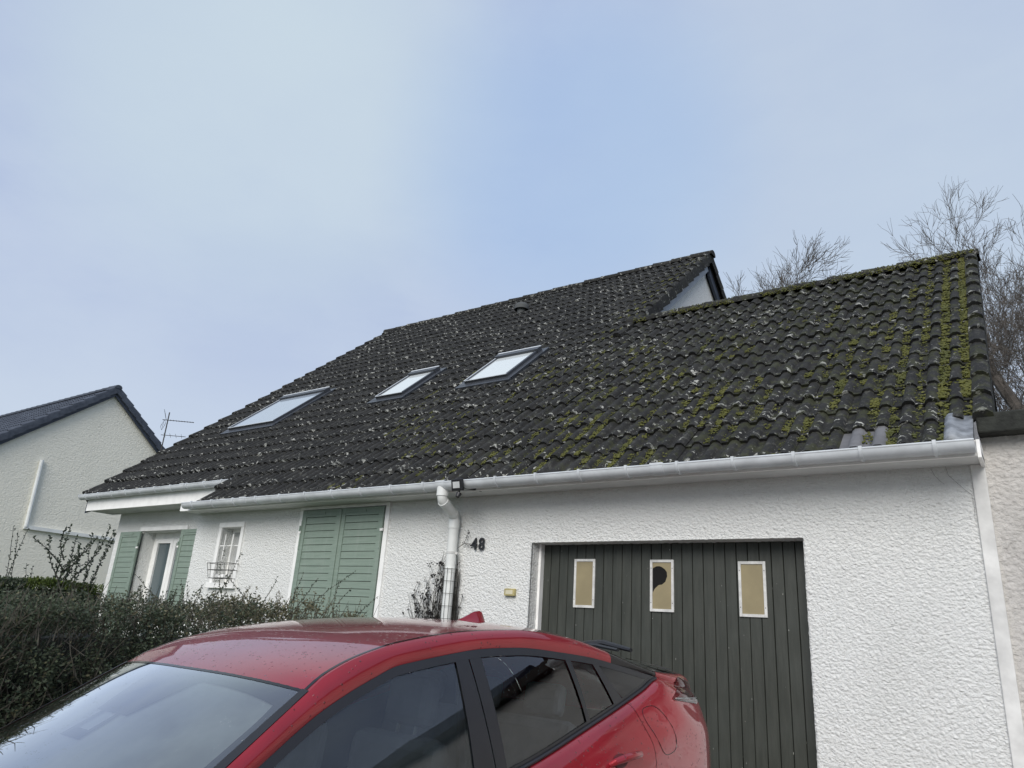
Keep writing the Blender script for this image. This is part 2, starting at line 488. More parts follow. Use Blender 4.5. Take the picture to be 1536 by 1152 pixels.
# roof deck
roof = None
mb = MB()
def slab(mb, x0, x1, q0, q1, h0, h1):
    P = [RP(x0, q0, h0), RP(x1, q0, h0), RP(x1, q1, h0), RP(x0, q1, h0), RP(x0, q0, h1), RP(x1, q0, h1), RP(x1, q1, h1), RP(x0, q1, h1)]
    i = len(mb.v); mb.v += [tuple(p) for p in P]
    for f in ((0,3,2,1),(4,5,6,7),(0,1,5,4),(1,2,6,5),(2,3,7,6),(3,0,4,7)): mb.f.append(tuple(i + k for k in f))
slab(mb, X_M + .02, X_G - .04, .04, Q_M - .05, -.08, H0 - .004)
slab(mb, X_L + .05, X_M + .03, .66, Q_M - .05, -.08, H0 - .006)
slab(mb, X_G - .06, XR - .11, .04, Q_R - .05, -.08, H0 - .005)
ym, zm = RP(0, Q_M, -.06)[1:]
yr, zr_ = RP(0, Q_R, -.06)[1:]
# rear slopes
mb.prism([(ym, zm), (ym + 6.2, zm - 6.2 * T), (ym + 6.2, zm - .1 - 6.2 * T), (ym, zm - .1)], X_L + .05, X_G - .05, 'x')
mb.prism([(yr, zr_), (yr + 4.2, zr_ - 4.2 * T), (yr + 4.2, zr_ - .1 - 4.2 * T), (yr, zr_ - .1)], X_G - .04, XR - .05, 'x')
roof = mb.build('roof', M_DECK, house)

# tiles ---------------------------------------------------------------
def profile(nroll, w):
    """(u, h) samples across a tile"""
    pts = []
    sp = w / nroll
    for k in range(nroll):
        c = w - .05 - sp * (nroll - 1 - k)
        if k == 0: pts.append((0, 0))
        pts.append((c - .047, 0))
        for a in (155, 115, 65, 25):
            pts.append((c + .047 * math.cos(R(a)) * .92, .040 * math.sin(R(a)) ** .8))
        pts.append((c + .047, 0.0))
    pts.append((w - .001, 0))
    return pts
def tile_arrays(nroll=2, w=TW, seed=0):
    pr = profile(nroll, w); n = len(pr)
    V = []; F = []; UV = []
    rs = random.Random(seed)
    for (u, h) in pr: V.append((u, 0, h + .026)); UV.append((u / w, 0))
    for (u, h) in pr: V.append((u, .40, h * .96 - .002)); UV.append((u / w, .40))
    for (u, h) in pr: V.append((u, 0, h + .026)); UV.append((u / w, 0))
    for (u, h) in pr: V.append((u, .004, h * .85 + .002)); UV.append((u / w, 0))
    for i in range(n - 1):
        F.append((i, i+1, n+i+1, n+i)); F.append((3*n+i, 3*n+i+1, 2*n+i+1, 2*n+i))
    return np.array(V), F, np.array(UV)
def tile_mesh(name, arr, mat):
    V, F, UV = arr
    me = bpy.data.meshes.new(name); me.from_pydata(V.tolist(), [], F)
    uvl = me.uv_layers.new(name='UVMap')
    li = np.zeros(len(me.loops), dtype=np.int32); me.loops.foreach_get('vertex_index', li)
    uvl.data.foreach_set('uv', UV[li].ravel())
    me.polygons.foreach_set('use_smooth', [True] * len(me.polygons))
    me.materials.append(mat); return me
ARR2 = tile_arrays(2, TW); ARR1 = tile_arrays(1, TW / 2)
ME2 = tile_mesh('roof_tile', ARR2, M_TILE); ME1 = tile_mesh('half_roof_tile', ARR1, M_TILE)
ME_NEW = tile_mesh('clean_roof_tile', ARR2, M_TILE_NEW)
def tile_matrix(x, q, rs, h=H0, j=1.0):
    tilt = R(rs.uniform(-.5, .5)) * j
    X = Vector((1, 0, 0)); Y = Vector((0, CA, SA)); Z = Vector((0, -SA, CA))
    Bm = Matrix((( X.x, Y.x, Z.x, 0), (X.y, Y.y, Z.y, 0), (X.z, Y.z, Z.z, 0), (0, 0, 0, 1)))
    o = RP(x, q + rs.uniform(-.006, .006) * j, h + rs.uniform(-.003, .005) * j)
    return Matrix.Translation(o) @ Bm @ Matrix.Rotation(tilt, 4, 'Z') @ Matrix.Rotation(R(rs.uniform(-.6, .8)) * j, 4, 'X') @ Matrix.Rotation(R(rs.uniform(-.7, .7)) * j, 4, 'Y')
rs = random.Random(3)
tiles = []
for k in range(NR_M):
    q = GA * k
    for c in range(42):
        x = XR - TW * (c + 1)
        if c < 14 and k >= NR_R: continue
        if k < 2:
            if c > 28: continue
            if c == 28:
                tiles.append((x + TW / 2, q + .01, 1)); continue
        qq = q + (.012 if k == 0 else 0)
        if k == 2 and c > 28: qq = .64
        tiles.append((x, qq, 2))
# zinc patch replaces the eaves tile by the right end; clean tile further left
special = {(1, 0): 'new'}
def dist(t): return (RP(t[0] + .15, t[1] + .17) - CAM).length
tiles.sort(key=dist)
named = 0; SV = []; SF = []; SU = []; nv = 0
for (x, q, n) in tiles:
    M4 = tile_matrix(x, q, rs)
    c = round((XR - x) / TW) - 1
    if named < 300:
        me = ME2 if n == 2 else ME1
        lab = None
        if q < .05 and c == 0: continue
        if q < .05 and c == 2: me = ME_NEW; lab = 'clean grey replacement tile'
        o = bpy.data.objects.new('roof_tile', me); COL.objects.link(o); o.parent = roof; o.matrix_local = M4
        if lab: o['label'] = lab
        named += 1
    else:
        V, F, UV = ARR2 if n == 2 else ARR1
        A = np.array(M4); W = V @ A[:3, :3].T + A[:3, 3]
        SV.append(W); SF += [tuple(i + nv for i in f) for f in F]; SU.append(UV); nv += len(V)
V = np.vstack(SV); UV = np.vstack(SU)
me = tile_mesh('far_roof_tiles', (V, SF, UV), M_TILE)
o = bpy.data.objects.new('far_roof_tiles', me); COL.objects.link(o); o.parent = roof; o['kind'] = 'stuff'
# zinc patch
mb = MB(); pts = []
for (u, h) in ((0, .010), (.012, .045), (.035, .064), (.06, .066), (.085, .052), (.11, .038), (.15, .032), (.175, .034)): pts.append((u, h))
mb.grid([[RP(3.395 + u, .0, H0 + h) for (u, h) in pts], [RP(3.397 + u, .12, H0 + h + .004) for (u, h) in pts], [RP(3.40 + u, .42, H0 + h - .006) for (u, h) in pts]])
o = mb.build('flashing_patch', M_LEAD, roof, smooth=True, ang=180, solid=.004)
# verge tiles (closing pieces over each edge)
def verge_mesh(side):
    """side +1: drop on the right"""
    mb = MB(); s = side
    top = [(-.11 * s, .006), (-.10 * s, .045), (-.06 * s, .066), (-.02 * s, .060), (0.012 * s, .035), (.016 * s, -.02), (.016 * s, -.135), (-.002 * s, -.135)]
    lo = [Vector((u, 0, h + .020)) for u, h in top]; hi = [Vector((u, .37, h - .016)) for u, h in top]
    mb.grid([lo, hi]); i = len(mb.v); mb.v += [tuple(p) for p in lo]; mb.f.append(tuple(range(i, i + len(lo))))
    me = bpy.data.meshes.new('verge_tile'); me.from_pydata(mb.v, [], mb.f); me.materials.append(M_TILE)
    me.uv_layers.new(name='UVMap')
    for l in me.loops:
        v = me.vertices[l.vertex_index].co; me.uv_layers[0].data[l.index].uv = (v.x * 3, max(v.y, .0))
    return me
VR, VL = verge_mesh(1), verge_mesh(-1)
def put_verge(me, x, q, parent=None):
    o = bpy.data.objects.new('verge_tile', me); COL.objects.link(o); o.parent = parent or roof
    o.matrix_local = tile_matrix(x, q, rs, H0 + .01, .8)
for k in range(1, NR_R): put_verge(VR, XR, GA * k + .005)
for k in range(12, NR_M): put_verge(VR, X_G, GA * k + .005)
for k in range(2, NR_M): put_verge(VL, X_L, GA * k + .005 if k > 2 else .65)
put_verge(VL, X_M, GA + .01)
# verge tiles on the rear slope of the high roof
for k in range(13):
    q = .1 + GA * k
    y, z = ym + q * CA, zm - q * SA
    Y = Vector((0, -CA, SA)); X = Vector((1, 0, 0)); Z = Vector((0, SA, CA))
    Bm = Matrix(((X.x, Y.x, Z.x, X_G), (X.y, Y.y, Z.y, y + .35 * CA), (X.z, Y.z, Z.z, z - .35 * SA + .06), (0, 0, 0, 1)))
    o = bpy.data.objects.new('verge_tile', VR); COL.objects.link(o); o.parent = roof; o.matrix_local = Bm
# ridge tiles
def ridge_mesh():
    mb = MB(); rows = []
    for x, rr in ((0, .125), (.05, .120), (.39, .108), (.43, .106)):
        rows.append([(x, rr * math.cos(R(a)), rr * math.sin(R(a)) * .8 - .03) for a in range(-15, 196, 21)])
    mb.grid(rows); i = len(mb.v)
    mb.v += list(rows[0]); mb.f.append(tuple(range(i, i + len(rows[0]))))
    i = len(mb.v); mb.v += list(rows[-1]); mb.f.append(tuple(reversed(range(i, i + len(rows[0])))))
    me = bpy.data.meshes.new('ridge_tile'); me.from_pydata(mb.v, [], mb.f); me.materials.append(M_TILE)
    me.uv_layers.new(name='UVMap')
    for l in me.loops:
        v = me.vertices[l.vertex_index].co; me.uv_layers[0].data[l.index].uv = (v.x * 3, .06)
    me.polygons.foreach_set('use_smooth', [True] * len(me.polygons)); me.set_sharp_from_angle(angle=R(50))
    return me
RM = ridge_mesh()
def put_ridge(x, y, z):
    o = bpy.data.objects.new('ridge_tile', RM); COL.objects.link(o); o.parent = roof
    o.location = (x, y, z + rs.uniform(-.004, .006)); o.rotation_euler = (R(rs.uniform(-2, 2)), R(rs.uniform(-.2, 1.4)), R(rs.uniform(-.6, .6)))
x = X_G + .02 - .395 * 22 + .0
while x < X_G - .3: put_ridge(x, ym, zm + .045); x += .395
x = X_G - .12
while x < XR - .3: put_ridge(x, yr, zr_ + .045); x += .40
# mortar under ridge of lower roof and bargeboards
def barge(name, mat, x0, x1, q0, q1, h0, h1):
    mb = MB(); slab(mb, x0, x1, q0, q1, h0, h1); return mb.build(name, mat, house)
barge('bargeboard', M_BARGE, X_G - .10, X_G - .05, 3.9, Q_M - .22, -.30, -.165)
mb = MB(); mb.prism([(ym + .05, zm - .20), (ym + 5.5, zm - .20 - 5.45 * T), (ym + 5.5, zm - .40 - 5.45 * T), (ym + .05, zm - .40)], X_G - .10, X_G - .05, 'x')
mb.build('bargeboard', M_BARGE_D, house)
barge('bargeboard', M_BITUM, XR - .045, XR - .01, .55, Q_R - .1, -.24, -.06)
barge('bargeboard', M_WHITE, X_L - .005, X_L + .02, .66, Q_M - .2, -.28, -.10)

# vent cowl
vent = MB(); vx, vq = -4.21, (7.48 - GZ) / SA
vp = RP(vx, vq, -.01)
rows = []
for a in range(0, 91, 15):
    rr = .15 * math.cos(R(a)); rows.append([(vp.x + rr * math.cos(R(b)), vp.y + rr * math.sin(R(b)), vp.z + .09 + .10 * math.sin(R(a))) for b in range(0, 360, 24)])
rows.insert(0, [(vp.x + .15 * math.cos(R(b)), vp.y + .15 * math.sin(R(b)), vp.z + .03) for b in range(0, 360, 24)])
vent.grid(rows, closed=True); vent.tube([vp - Vector((0, 0, .1)), vp + Vector((0, 0, .06))], .09, 12)
vent.build('roof_vent', simple('weathered grey cowl', (.07, .075, .075), .8), house, smooth=True)

# skylights
def skylight(x0, x1, q0, q1, glass, lab):
    e = empty('skylight', RP((x0 + x1) / 2, q0), parent=house); e['label'] = lab
    Mi = Matrix.Translation(-Vector(e.location))
    def sb(name, mat, xa, xb, qa, qb, ha, hb, bev=.004):
        mb = MB(); slab(mb, xa, xb, qa, qb, ha, hb); mb.v = [tuple(Mi @ Vector(p)) for p in mb.v]
        return mb.build(name, mat, e, bevel=bev)
    w = .042
    sb('flashing', M_SKYF, x0 - .09, x1 + .09, q0 - .06, q1 + .10, -.06, .018, 0)
    sb('apron', M_SKYF, x0 - .09, x1 + .09, q0 - .14, q0 - .05, -.02, .016, 0)
    sb('frame_side', M_SKYF, x0, x0 + w, q0, q1, .0, .058); sb('frame_side', M_SKYF, x1 - w, x1, q0, q1, .0, .058)
    sb('frame_rail', M_SKYF, x0 + w, x1 - w, q0, q0 + .04, .0, .054)
    sb('hood', M_SKYF, x0 - .01, x1 + .01, q1 - .12, q1 + .02, .0, .085)
    sb('hood_cap', M_PVC, x0 - .012, x1 + .012, q1 - .012, q1 + .03, .079, .090, 0)
    sb('glass', glass, x0 + w, x1 - w, q0 + .04, q1 - .12, .02, .046, 0)
    sb('edge_trim', M_PVC, x0 - .006, x0 + .012, q0, q1 - .12, .057, .063, 0)
    sb('edge_trim', M_PVC, x0 + .01, x1 - .01, q0 - .006, q0 + .012, .053, .061, 0)
def qz(z): return (z - GZ) / SA
skylight(-7.84, -6.55, qz(4.33), qz(5.22) + .03, M_SKYG, 'largest skylight with blue sky reflection tinted into its glass')
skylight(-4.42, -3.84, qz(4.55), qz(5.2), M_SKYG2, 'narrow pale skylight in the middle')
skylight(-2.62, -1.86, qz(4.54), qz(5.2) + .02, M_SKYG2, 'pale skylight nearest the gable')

# moss ----------------------------------------------------------------
def lumps(spots, mat, name, parent):
    V = []; F = []; tone = []
    rm = random.Random(5)
    ico = []
    phi = (1 + 5 ** .5) / 2
    import bmesh
    bm = bmesh.new(); bmesh.ops.create_icosphere(bm, subdivisions=1, radius=1)
    iv = [v.co.copy() for v in bm.verts]; iff = [tuple(v.index for v in f.verts) for f in bm.faces]; bm.free()
    for (x, q, h, r) in spots:
        b = len(V); sd = rm.uniform(0, 100); t = rm.random()
        sx, sq, sh = r * rm.uniform(.8, 1.3), r * rm.uniform(.8, 1.4), r * rm.uniform(.5, .8)
        for p in iv:
            if p.z < -.3: pz = -.3
            else: pz = p.z
            n = 1 + .30 * noise.noise((p.x * 2.2 + sd, p.y * 2.2, p.z * 2.2)) + .34 * rm.uniform(-1, 1)
            V.append(tuple(RP(x + p.x * sx * n, q + p.y * sq * n, h + pz * sh * n)))
            tone.append(min(1, max(0, .25 + .55 * t * .6 + .45 * pz * .6 + rm.uniform(-.2, .25))))
        F += [tuple(i + b for i in f) for f in iff]
    me = bpy.data.meshes.new(name); me.from_pydata(V, [], F); me.materials.append(mat)
    a = me.attributes.new('tone', 'FLOAT', 'POINT'); a.data.foreach_set('value', tone)
    o = bpy.data.objects.new(name, me); COL.objects.link(o); o.parent = parent; o['kind'] = 'stuff'
    return o
rm = random.Random(9); spots = []
for k in range(NR_R):
    q0 = GA * k
    for (vx_, full, hw) in ((XR - .128, 1.0 if k >= 2 else (.15 if k == 1 else 0), .050), (XR - .283, .62 if 2 <= k < 11 else .2, .040), (XR - .438, .06, .03), (XR - .205, .05, .03), (XR - .59, .03, .03)):
        full *= .35 + 1.1 * max(0, .5 + noise.noise((vx_ * 5, k * .9, 2)))
        for i in range(int(240 * full)):
            spots.append((vx_ + rm.gauss(0, hw * .55), q0 + (.05 + .30 * rm.random() ** 1.4), H0 + .026 + rm.uniform(-.004, .018), rm.choice((.006, .007, .009, .011, .015))))
for i in range(3400):
    # clumps caught in the valleys and on the lower edges
    x = rm.uniform(-3.2, 3.4) if rm.random() < .8 else rm.uniform(-1.5, 2.0)
    q = abs(rm.gauss(0, 1.9))
    if q > 4.6: continue
    if noise.noise((x * .8, q * .9, 3)) < -.12 or noise.noise((x * 3.1, q * 2.7, 13)) < .02: continue
    c = math.floor((XR - x) / .1525); xv = XR - .128 - .1525 * c
    k = round(q / GA); q0 = GA * k
    if q0 > 4.5: continue
    n = int(6 + 34 * rm.random() ** 2); big = rm.uniform(.6, 1.35); oy = rm.choice((0, 0, .08, .16, .22)); ox = rm.choice((0, 0, 0, .05, -.04))
    for j in range(n):
        spots.append((xv + ox + rm.gauss(0, .022), q0 + oy + .03 + abs(rm.gauss(0, .045)), H0 + .024 + rm.uniform(0, .012), rm.uniform(.0055, .011) * big))
for i in range(1500):   # along the upper verge of the gable
    q = rm.uniform(4.2, 8.6)
    if noise.noise((q * 1.7, 0, 8)) < -.05: continue
    spots.append((X_G - .14 - abs(rm.gauss(0, .2)), round(q / GA) * GA + .03 + rm.uniform(0, .08), H0 + .035, rm.uniform(.008, .016)))
for i in range(2600):   # on the low ridge
    x = rm.uniform(X_G, XR); 
    if noise.noise((x * 2.3, 4, 8)) < -.1 and x < 2.6: continue
    spots.append((x, Q_R + rm.uniform(-.13, .05), .0 + rm.uniform(.0, .05), rm.uniform(.006, .014)))
lumps(spots, M_MOSS, 'moss', roof)

# eaves ---------------------------------------------------------------
def gutter(x0, x1, yf, zt, nb, seams, pr=None):
    r = .064; yc = yf + r
    mb = MB(); ang = [R(a) for a in range(180, 361, 15)]
    def ring(x, rr): return [(x, yc + rr * math.cos(a), zt - .012 + rr * math.sin(a)) for a in ang]
    xs_ = [x0 + (x1 - x0) * k / 24 for k in range(25)]
    mb.grid([ring(x, r) for x in xs_]); mb.grid([ring(x, r - .004) for x in xs_])
    mb.tube([(x0, yf + .004, zt - .006), (x1, yf + .004, zt - .006)], .0085, 8)
    mb.box(x0, x1, yf + 2 * r - .004, yf + 2 * r, zt - .02, zt + .01)
    for xx in (x0, x1):
        i = len(mb.v); mb.v += ring(xx, r); mb.f.append(tuple(range(i, i + len(ang))))
    g = mb.build('gutter', M_PVC, house, smooth=True)
    def strap(x, w, rr, nm, par):
        m2 = MB()
        a2 = [R(a) for a in range(172, 366, 12)]
        rows = [[(xx, yc + q * math.cos(a), zt - .012 + q * math.sin(a)) for a in a2] for xx, q in ((x - w, r), (x - w, rr), (x + w, rr), (x + w, r))]
        m2.grid(rows); m2.box(x - w, x + w, yf - .007, yf + .016, zt - .008, zt + .010)
        return m2.build(nm, M_PVC, par, smooth=True)
    for k in range(nb):
        strap(x0 + .22 + (x1 - x0 - .44) * k / (nb - 1), .011, r + .008, 'bracket', g)
    for s in seams: strap(s, .055, r + .004, 'union', g)
    return g
gutter(-5.24, 3.575, -.415, GZ + .005, 20, (-3.95, -.83, 1.42))
gutter(-9.14, -4.93, .035, 2.925, 10, (-6.1,))
mb = MB(); mb.box(-5.46, 3.60, -.285, -.262, 2.455, 2.56); mb.build('fascia', M_WHITE, house, bevel=.003)
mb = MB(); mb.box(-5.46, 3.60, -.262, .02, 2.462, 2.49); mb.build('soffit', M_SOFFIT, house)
mb = MB(); mb.box(3.577, 3.600, -.30, .0, 2.44, 2.56); mb.build('eaves_end', M_WHITE, house, bevel=.003)
mb = MB(); mb.box(-9.04, -4.98, .165, .19, 2.675, 2.89); mb.build('fascia', M_WHITE, house, bevel=.003)
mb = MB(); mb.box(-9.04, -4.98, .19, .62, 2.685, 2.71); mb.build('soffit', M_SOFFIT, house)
mb = MB(); mb.prism([(.165, 2.64), (.165, 2.90), (.7, 3.34), (.7, 2.9)], -9.06, -9.04, 'x'); mb.build('eaves_end', M_BARGE_D, house)
# downpipe
mb = MB()
px_ = -.835
path = [(px_, -.352, 2.48), (px_, -.352, 2.405), (px_ , -.342, 2.372), (px_ - .0, -.315, 2.352), (px_ - .04, -.125, 2.285), (-.885, -.090, 2.265), (-.888, -.075, 2.225), (-.888, -.075, 1.6), (-.888, -.075, .02)]
mb.tube(path, .05, 18)
dp = mb.build('downpipe', M_PVCW, house, smooth=True, ang=60)
for (a, b, rr) in (((px_, -.356, 2.53), (px_, -.352, 2.41), .058), ((px_, -.335, 2.365), (px_ - .006, -.29, 2.343), .055), ((-.872, -.135, 2.289), (-.882, -.10, 2.272), .055), ((-.888, -.075, 2.225), (-.888, -.075, 2.14), .055), ((-.888, -.075, 1.76), (-.888, -.075, 1.72), .055)):
    m2 = MB(); m2.tube([a, b], rr, 18); m2.build('pipe_collar', M_PVCW, dp, smooth=True, ang=50)
m2 = MB(); m2.tube([(-.888, -.075, 1.895), (-.888, -.075, 1.915)], .054, 18); m2.box(-.85, -.81, -.085, -.06, 1.888, 1.912); m2.build('pipe_clip', M_FRAME, dp)

# shutters ------------------------------------------------------------
def shutter(x0, x1, z0, z1, y, hinge_side, ang=0.0, lab=None, n_off=0):
    e = empty('shutter', ((x0 if hinge_side < 0 else x1), y, z0), parent=house)
    if lab: e['label'] = lab
    hx = e.location.x
    st = .072; th = .030; p = .079
    def b(name, xa, xb, ya, yb, za, zb, mat=M_SHUT, bev=.003):
        mb = MB(); mb.box(xa - hx, xb - hx, ya, yb, za - z0, zb - z0); return mb.build(name, mat, e, bevel=bev)
    b('stile', x0, x0 + st, -th, 0, z0, z1); b('stile', x1 - st, x1, -th, 0, z0, z1)
    b('rail', x0 + st, x1 - st, -th + .001, 0, z1 - .085, z1); b('rail', x0 + st, x1 - st, -th + .001, 0, z0, z0 + .09)
    z = z1 - .087; bme = None
    while z - p > z0 + .09:
        if bme is None:
            mb = MB(); mb.box(x0 + st - hx, x1 - st - hx, -.020, -.004, -p + .0035, -.0015)
            # the slight overlap lip of each board
            mb.box(x0 + st - hx + .001, x1 - st - hx - .001, -.024, -.020, -p + .0035, -p + .016)
            bo = mb.build('board', M_SHUT, e, bevel=.0015); bme = bo
            bo.location = (0, 0, z - z0)
        else:
            bo = inst(bme, e); bo.location = (0, rs.uniform(-.0015, .001), z - z0)
        z -= p
    b('backing', x0 + st, x1 - st, -.004, -.001, z0, z1, M_DARKROOM, 0)
    # strap hinge and its pin
    for zz_ in (z1 - .235, z0 + .35):
        if zz_ > z1: continue
        sx = x0 if hinge_side < 0 else x1
        b('hinge', sx - .012 * 1, sx + .012, -.048, -.030, zz_ - .01, zz_ + .055, M_SHUT, .002)
        b('hinge_pin', sx - .018, sx + .018, -.045, -.024, zz_ - .035, zz_ - .005, M_WHITE, .002)
        s = -1 if hinge_side > 0 else 1
        b('hinge_strap', min(sx, sx + s * .02) + .004 * s, max(sx, sx + s * .02) + .004 * s, -.036, -.030, zz_ - .22, zz_ + .11, M_SHUT, 0)
    xm = x0 + st + .02
    b('top_bracket', x0 + .12, x0 + .40 if x1 - x0 > .5 else x1 - .1, -.036, -.030, z1 - .055, z1 - .028, M_SHUT, .001)
    return e
shutter(-3.25, -2.593, .02, 2.418, -.008, -1, lab='closed green shutter, left leaf of the tall pair')
shutter(-2.587, -1.918, .02, 2.418, -.008, 1, lab='closed green shutter, right leaf of the tall pair')
mb = MB(); mb.box(-2.60, -2.575, -.05, -.035, .03, 2.40); mb.build('shutter_cover_strip', M_SHUT, house, bevel=.002)
shutter(-8.47, -7.86, .02, 2.37, .565, 1, lab='open green shutter left of the porch window')
shutter(-6.71, -6.10, .02, 2.37, .565, -1, lab='open green shutter right of the porch window')
# white surrounds
def surround(x0, x1, z0, z1, w, y, sill=True, top_ext=0.0, name='window_surround', hz=.06):
    e = MB()
    e.box(x0 - w, x0, y - .022, y + .01, z0, z1); e.box(x1, x1 + w, y - .022, y + .01, z0, z1)
    e.box(x0 - w - top_ext, x1 + w + top_ext, y - .026, y + .01, z1 + .001, z1 + hz)
    if sill: e.box(x0 - w - .02, x1 + w + .02, y - .05, y + .01, z0 - hz, z0 - .001)
    return e.build(name, M_WHITE, house, bevel=.003)
surround(-3.26, -1.91, -.02, 2.424, .058, 0, sill=False, hz=.036)
surround(-4.84, -4.43, 1.57, 2.262, .058, 0, sill=True, hz=.065)
mb = MB(); mb.box(-7.95, -6.62, .57, .61, 2.375, 2.435); mb.build('lintel_trim', M_WHITE, house, bevel=.003)

# porch window
wn = empty('window', (-7.285, .86, 0), parent=house)
def pb(name, mat, x0, x1, y0, y1, z0, z1, par, org, bev=.003):
    mb = MB(); mb.box(x0 - org[0], x1 - org[0], y0 - org[1], y1 - org[1], z0 - org[2], z1 - org[2]); return mb.build(name, mat, par, bevel=bev)
og = (-7.285, .86, 0)
pb('frame', M_WHITE, -7.87, -7.80, .80, .86, 0, 2.37, wn, og); pb('frame', M_WHITE, -6.77, -6.70, .80, .86, 0, 2.37, wn, og)
pb('frame', M_WHITE, -7.80, -6.77, .80, .86, 2.29, 2.37, wn, og)
for a, b_ in ((-7.795, -7.288), (-7.282, -6.775)):
    pb('casement', M_WHITE, a, a + .075, .785, .84, .02, 2.285, wn, og); pb('casement', M_WHITE, b_ - .075, b_, .785, .84, .02, 2.285, wn, og)
    pb('casement', M_WHITE, a + .075, b_ - .075, .786, .84, 2.21, 2.285, wn, og)
    pb('casement', M_WHITE, a + .075, b_ - .075, .786, .84, .02, .12, wn, og)
    pb('pane', M_WING, a + .075, b_ - .075, .815, .82, .12, 2.21, wn, og, 0)
    pb('curtain', M_CURT, a + .08, b_ - .08, .90, .905, .1, 2.2, wn, og, 0)
pb('room', M_ROOM, -7.87, -6.7, 1.3, 1.32, 0, 2.4, wn, og, 0)
# small barred window
w2 = empty('window', (-4.635, .2, 1.57), parent=house); og = (-4.635, .2, 1.57)
pb('frame', M_WHITE, -4.84, -4.80, .15, .20, 1.57, 2.265, w2, og); pb('frame', M_WHITE, -4.47, -4.43, .15, .20, 1.57, 2.265, w2, og)
pb('frame', M_WHITE, -4.80, -4.47, .15, .20, 2.225, 2.265, w2, og); pb('frame', M_WHITE, -4.80, -4.47, .15, .20, 1.57, 1.61, w2, og)
pb('pane', simple('white window blind', (.50, .51, .50), .5, .08), -4.80, -4.47, .175, .18, 1.61, 2.225, w2, og, 0)
pb('window_stay', M_SHUT, -4.475, -4.455, .10, .12, 2.02, 2.24, w2, og, 0)
def bar(path, r=.0075):
    mb = MB(); mb.tube([(p[0] - og[0], p[1] - og[1], p[2] - og[2]) for p in path], r, 8); return mb.build('bar', M_WHITE, w2, smooth=True)
for xx in (-4.69, -4.53):
    bar([(xx, .05, 1.58), (xx, .03, 1.72), (xx, -.03, 1.80), (xx, -.04, 1.9), (xx, -.04, 2.17)])
bar([(-4.83, .0, 2.03), (-4.44, .0, 2.03)])

# garage door ---------------------------------------------------------
gd = empty('garage_door', (1.2, .2, 0), parent=house)
og = (1.2, .2, 0)
npl = 26; pw_ = 2.37 / npl; first = None
for k in range(npl):
    xa = .015 + k * pw_
    if first is None:
        mb = MB(); w = pw_ - .004; zt_ = 2.03
        prof = [(0, 0), (0, -.017), (.003, -.021), (w - .003, -.021), (w, -.017), (w, 0)]
        mb.prism([(a, b) for a, b in prof], -.02, zt_, 'z')
        first = mb.build('plank', M_GAR, gd); first.location = (xa - og[0], 0, 0)
    else:
        c = inst(first, gd); c.location = (xa - og[0], rs.uniform(-.0015, .0015), 0)
pb('door_backing', M_DARKROOM, 0.0, 2.4, .203, .215, -.02, 2.05, gd, og, 0)
mb = MB(); mb.box(.002, .028, .12, .19, -.02, 2.0); mb.build('door_jamb_trim', M_WHITE, house, bevel=.002)
for i, (xa, xb, za, zb_) in enumerate(((.36, .572, 1.45, 1.87), (1.10, 1.312, 1.442, 1.862), (1.852, 2.066, 1.43, 1.848))):
    w = .022; y0, y1 = .166, .181
    mb = MB()
    for (a, b, c, d) in ((xa, xa + w, za, zb_), (xb - w, xb, za, zb_), (xa + w, xb - w, zb_ - w, zb_), (xa + w, xb - w, za, za + w)):
        mb.box(a - og[0], b - og[0], y0 - og[1], y1 - og[1], c, d)
    for a in (xa + w / 2, xb - w / 2):
        for c in (za + .07, zb_ - .07):
            pass
    fr = mb.build('window_frame', M_FRAME, gd, bevel=.002)
    m3 = MB()
    for a in (xa + w / 2, xb - w / 2):
        for c in (za + .07, zb_ - .07): m3.tube([(a - og[0], y0 - .002 - og[1], c), (a - og[0], y0 + .003 - og[1], c)], .0035, 8)
    m3.build('screws', M_IRON, gd)
    pa, pc, pz0, pz1 = xa + w, xb - w, za + w, zb_ - w
    yb = .1735 - og[1]
    if i == 1:
        fr['label'] = 'frame of the broken middle pane'
        hole = [(0, .13), (.2, .085), (.36, .08), (.5, .10), (.66, .15), (.76, .21), (.78, .30), (.68, .42), (.5, .48), (.33, .49), (.22, .53), (.12, .57), (.0, .66)]
        pts = [(0, 0), (1, 0), (1, 1), (0, 1)] + hole[::-1]
        mb = MB(); mb.prism([(pa + u * (pc - pa) - og[0], pz1 - v * (pz1 - pz0)) for u, v in pts][::-1], yb, yb + .003, 'y')
        o = mb.build('window_pane', M_TAN, gd); o['label'] = 'broken yellowed pane with a dark hole'
        pb('unlit_backing', M_DARKROOM, pa, pc, .1775, .1785, pz0, pz1, gd, og, 0)  # black sheet painted as the unlit garage behind the hole
    else:
        pb('window_pane', M_TAN, pa, pc, .1735, .1765, pz0, pz1, gd, og, 0)

mb = MB()
for pts in ([(3.37, 2.46), (3.38, 2.40), (3.42, 2.35), (3.47, 2.29), (3.50, 2.26), (3.505, 2.18), (3.50, 2.1)], [(3.28, 2.45), (3.30, 2.40), (3.33, 2.36), (3.35, 2.34)]):
    mb.tube([(x_, -.006, z_) for x_, z_ in pts], .0009, 4)
mb.build('hairline_cracks', M_IRON, house)
